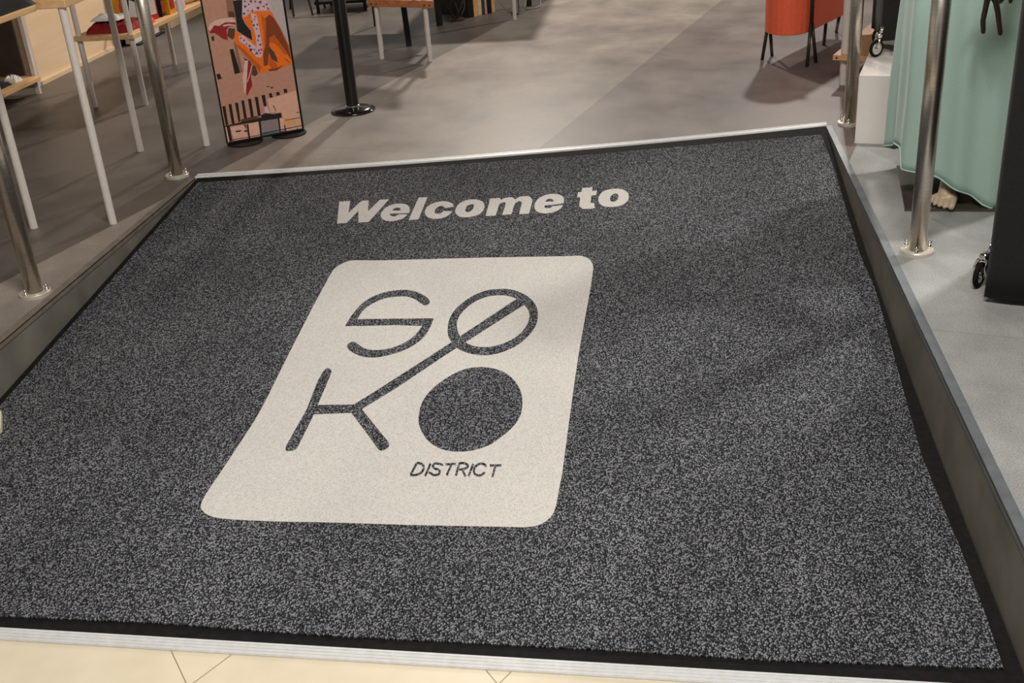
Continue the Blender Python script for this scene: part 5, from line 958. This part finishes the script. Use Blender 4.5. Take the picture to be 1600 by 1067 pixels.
tag(curtain('hanging_garment', 'pillow_green', 0.90, 1.18, 5.74, 5.84, 0.30, 1.30, 45, 0.010, 9.0), 'dark green garment hanging farthest back on the white rack', 'garment')

# black covered rack at the right edge
t = thing('covered_rack', 'tall black covered garment rack with chrome caster at the right edge of the frame', 'garment rack', (1.1, 3.1, 0))
curtain('cover', 'black_cloth', 0.829, 1.32, 2.838, 3.30, 0.018, 1.45, 22, 0.014, 1.0, t, flare=0.004, rz=radians(-24))
caster(t, (0.842, 2.947, 0), 0.036, radians(-34), 0.015)
caster(t, (1.26, 2.72, 0), 0.036, radians(-34), 0.015)
caster(t, (1.07, 3.22, 0), 0.036, radians(-34), 0.015)

# ------------------------------------------------------------------ mannequin in the mint gown
cx, cy = 0.99, 3.80
t = thing('mannequin', 'mannequin in a floor length mint gown, one bare foot on a dark base plate', 'mannequin', (cx, cy, 0))
bm = NB(); prism(bm, [(0.760, 3.560), (1.20, 3.52), (1.24, 4.00), (0.815, 4.015)], 0.0, 0.008); mesh_obj('base_plate', bm, 'brown_plate', t, bevel=0.001)
# body: one continuous surface
bm = NB()
capsule(bm, (0.926, 3.682, 0.100), (0.937, 3.745, 0.30), 0.029, 0.045)
capsule(bm, (0.935, 3.74, 0.30), (0.94, 3.74, 0.50), 0.045, 0.050)
capsule(bm, (0.94, 3.74, 0.50), (0.945, 3.78, 0.86), 0.052, 0.080)
capsule(bm, (1.045, 3.84, 0.085), (1.05, 3.83, 0.30), 0.030, 0.045)
capsule(bm, (1.05, 3.83, 0.30), (1.05, 3.83, 0.50), 0.045, 0.050)
capsule(bm, (1.05, 3.83, 0.50), (1.04, 3.81, 0.86), 0.052, 0.080)
capsule(bm, (0.99, 3.80, 0.90), (0.99, 3.80, 1.08), 0.125, 0.095)
capsule(bm, (0.99, 3.80, 1.08), (0.99, 3.80, 1.30), 0.095, 0.120)
capsule(bm, (0.86, 3.80, 1.36), (1.12, 3.80, 1.36), 0.050, 0.050)
capsule(bm, (0.99, 3.80, 1.36), (0.99, 3.79, 1.50), 0.048, 0.042)
ball(bm, (0.99, 3.785, 1.60), 0.085, 3, (0.88, 1.05, 1.28)); ball(bm, (0.975, 3.70, 1.59), 0.014, 2, (0.8, 1, 1.5))
# feet: heel, instep, ball, five toes
def foot(bm, ankle, toe_dir, L=0.20, lift=0.008):
    A_ = Vector(ankle); f = Vector((cos(toe_dir), sin(toe_dir), 0)); s = Vector((-f.y, f.x, 0)); g = Vector((A_.x, A_.y, lift))
    capsule(bm, g - f * 0.045 + Vector((0, 0, 0.028)), A_, 0.027, 0.031)
    capsule(bm, A_ + Vector((0, 0, -0.012)), g + f * 0.085 + Vector((0, 0, 0.026)), 0.030, 0.024)
    capsule(bm, g - f * 0.045 + Vector((0, 0, 0.025)), g + f * 0.085 + Vector((0, 0, 0.022)), 0.025, 0.022)
    capsule(bm, g + f * 0.088 + s * 0.020 + Vector((0, 0, 0.022)), g + f * 0.085 - s * 0.024 + Vector((0, 0, 0.018)), 0.020, 0.016)
    for k, (o2, l, r) in enumerate(((0.0270, 0.050, 0.0115), (0.0085, 0.051, 0.0085), (-0.0075, 0.046, 0.0080), (-0.0225, 0.039, 0.0075), (-0.0365, 0.029, 0.0070))):
        b0 = g + f * (0.090 - k * 0.004) + s * o2 + Vector((0, 0, 0.018)); b1 = g + f * (0.090 - k * 0.004 + l * 0.55) + s * o2 * 1.08 + Vector((0, 0, 0.019)); b2 = g + f * (0.090 - k * 0.004 + l) + s * o2 * 1.1 + Vector((0, 0, r))
        capsule(bm, b0, b1, r * 1.05, r); capsule(bm, b1, b2, r, r * 0.95)
fo = NB()
foot(fo, (0.924, 3.680, 0.090), radians(-112)); o = remeshed('bare_foot', fo, 'beige_skin', t, 0.0028, 3)
fo = NB(); foot(fo, (1.045, 3.84, 0.085), radians(-80)); remeshed('bare_foot', fo, 'beige_skin', t, 0.004, 3)
remeshed('body', bm, 'beige_skin', t, 0.012, 8)
# arm hanging in front of the gown with the dark hand
hm = NB()
HX, HY = 0.925, 3.40
S1 = Vector((1.10, 3.72, 1.34)); EL = Vector((1.06, 3.52, 1.06)); WR = Vector((0.945, 3.415, 0.790))
capsule(hm, S1, EL, 0.040, 0.034); capsule(hm, EL, WR, 0.032, 0.020)
PALM = Vector((0.925, 3.40, 0.715))
capsule(hm, WR, PALM + Vector((-0.016, 0, 0.01)), 0.019, 0.014); capsule(hm, WR, PALM + Vector((0.022, 0, 0.01)), 0.019, 0.014)
capsule(hm, PALM + Vector((-0.022, 0, 0)), PALM + Vector((0.034, 0, 0.0)), 0.0115, 0.0105)
def finger(pts, r):
    for i in range(len(pts) - 1): capsule(hm, pts[i], pts[i + 1], r * (1 - 0.1 * i), r * (1 - 0.1 * (i + 1)))
finger([(0.901, 3.400, 0.700), (0.894, 3.398, 0.628), (0.8985, 3.398, 0.596)], 0.0088)
finger([(0.917, 3.400, 0.700), (0.932, 3.399, 0.650), (0.9455, 3.398, 0.590)], 0.0092)
finger([(0.934, 3.400, 0.704), (0.948, 3.412, 0.690), (0.944, 3.430, 0.672)], 0.0085)
finger([(0.955, 3.402, 0.712), (0.962, 3.402, 0.694), (0.964, 3.402, 0.676)], 0.0078)
finger([(0.893, 3.410, 0.730), (0.876, 3.405, 0.715), (0.868, 3.402, 0.700)], 0.0088)
o = remeshed('hand', hm, 'dark_brown_skin', t, 0.0035, 3); o['label'] = 'dark brown arm and hand with long fingers'

# gown
def interp(tab, a):
    for (a0_, v0), (a1_, v1) in zip(tab, tab[1:]):
        if a0_ <= a <= a1_: return v0 + (v1 - v0) * (a - a0_) / (a1_ - a0_)
    return tab[-1][1]
hem = [(-180, .150), (-173, .168), (-158, .168), (-155.0, .162), (-153.2, .106), (-142, .099), (-134, .103), (-123, .105), (-114, .084), (-105, .064), (-96, .044), (-88, .018), (-80, .004), (-60, .02), (-20, .03), (60, .05), (150, .10), (180, .15)]
def gown_rad(a, f):
    """a in degrees, f 0 at hem to 1 at the waist"""
    base = 0.245 * (1 - f) + 0.13 * f
    if f < 0.62: base = 0.245 - 0.012 * f / 0.62
    else: base = 0.233 - (0.233 - 0.12) * ((f - 0.62) / 0.38) ** 1.3
    fold = 0.010 * sin(radians(a) * 9 + 0.7) + 0.006 * sin(radians(a) * 17 + 2 + f * 2) + 0.008 * noise.noise(Vector((cos(radians(a)) * 3, sin(radians(a)) * 3, f * 2.5)))
    return base + fold * (1 - f) ** 0.7
bm = NB(); N = 360; M_ = 40; rings = []
for j in range(M_ + 1):
    f = j / M_; ring = []
    for i in range(N):
        a = -180 + 360 * i / N; h0 = interp(hem, a); z = h0 + (1.08 - h0) * f; r = gown_rad(a, f)
        ring.append(bm.verts.new((cx + r * cos(radians(a)), cy + r * sin(radians(a)), z)))
    rings.append(ring)
for a, b in zip(rings, rings[1:]):
    for i in range(N): bm.faces.new([a[i], a[(i + 1) % N], b[(i + 1) % N], b[i]])
g = mesh_obj('gown', bm, 'mint_cloth', t, smooth=True)
md = g.modifiers.new('cloth_thickness', 'SOLIDIFY'); md.thickness = 0.002; md.offset = -1
bm = NB(); pts = []
for i in range(0, N + 1, 2):
    a = -180 + 360 * i / N; r = gown_rad(a, 0) + 0.001; pts.append((cx + r * cos(radians(a)), cy + r * sin(radians(a)), interp(hem, a)))
tube(bm, pts, 0.0028, 6); mesh_obj('hem_piping', bm, 'mint_piping', g, smooth=True)
bm = NB(); rings = []
for z, rx, ry in ((1.07, 0.118, 0.105), (1.12, 0.112, 0.10), (1.25, 0.135, 0.115), (1.33, 0.135, 0.11), (1.385, 0.125, 0.085)):
    rings.append([bm.verts.new((cx + rx * cos(2 * pi * k / 48), cy + ry * sin(2 * pi * k / 48), z)) for k in range(48)])
for a, b in zip(rings, rings[1:]):
    for k in range(48): bm.faces.new([a[k], a[(k + 1) % 48], b[(k + 1) % 48], b[k]])
mesh_obj('bodice', bm, 'mint_cloth', t, smooth=True)

# pale slab corner at the left edge, lying on the mat
bm = NB()
pc = [(-1.768, 2.392), (-1.775, 2.36), (-2.0 + 0.14, 2.20), (-1.86, 2.43), (-1.81, 2.47)]
bm2 = NB(); 
zt = hf(-1.80, 2.38) + 0.0045
vsb = [bm2.verts.new((x, y, hf(x, y) + 0.0045)) for x, y in pc]; vst = [bm2.verts.new((x, y, hf(x, y) + 0.022)) for x, y in pc]
bm2.faces.new(vsb[::-1]); bm2.faces.new(vst)
for i in range(len(pc)): bm2.faces.new([vsb[i], vsb[(i + 1) % len(pc)], vst[(i + 1) % len(pc)], vst[i]])
bm.free()
tag(mesh_obj('stand_base', bm2, 'pale_stone', bevel=0.002), 'pale slab corner lying on the mat at the left edge', 'stand base')
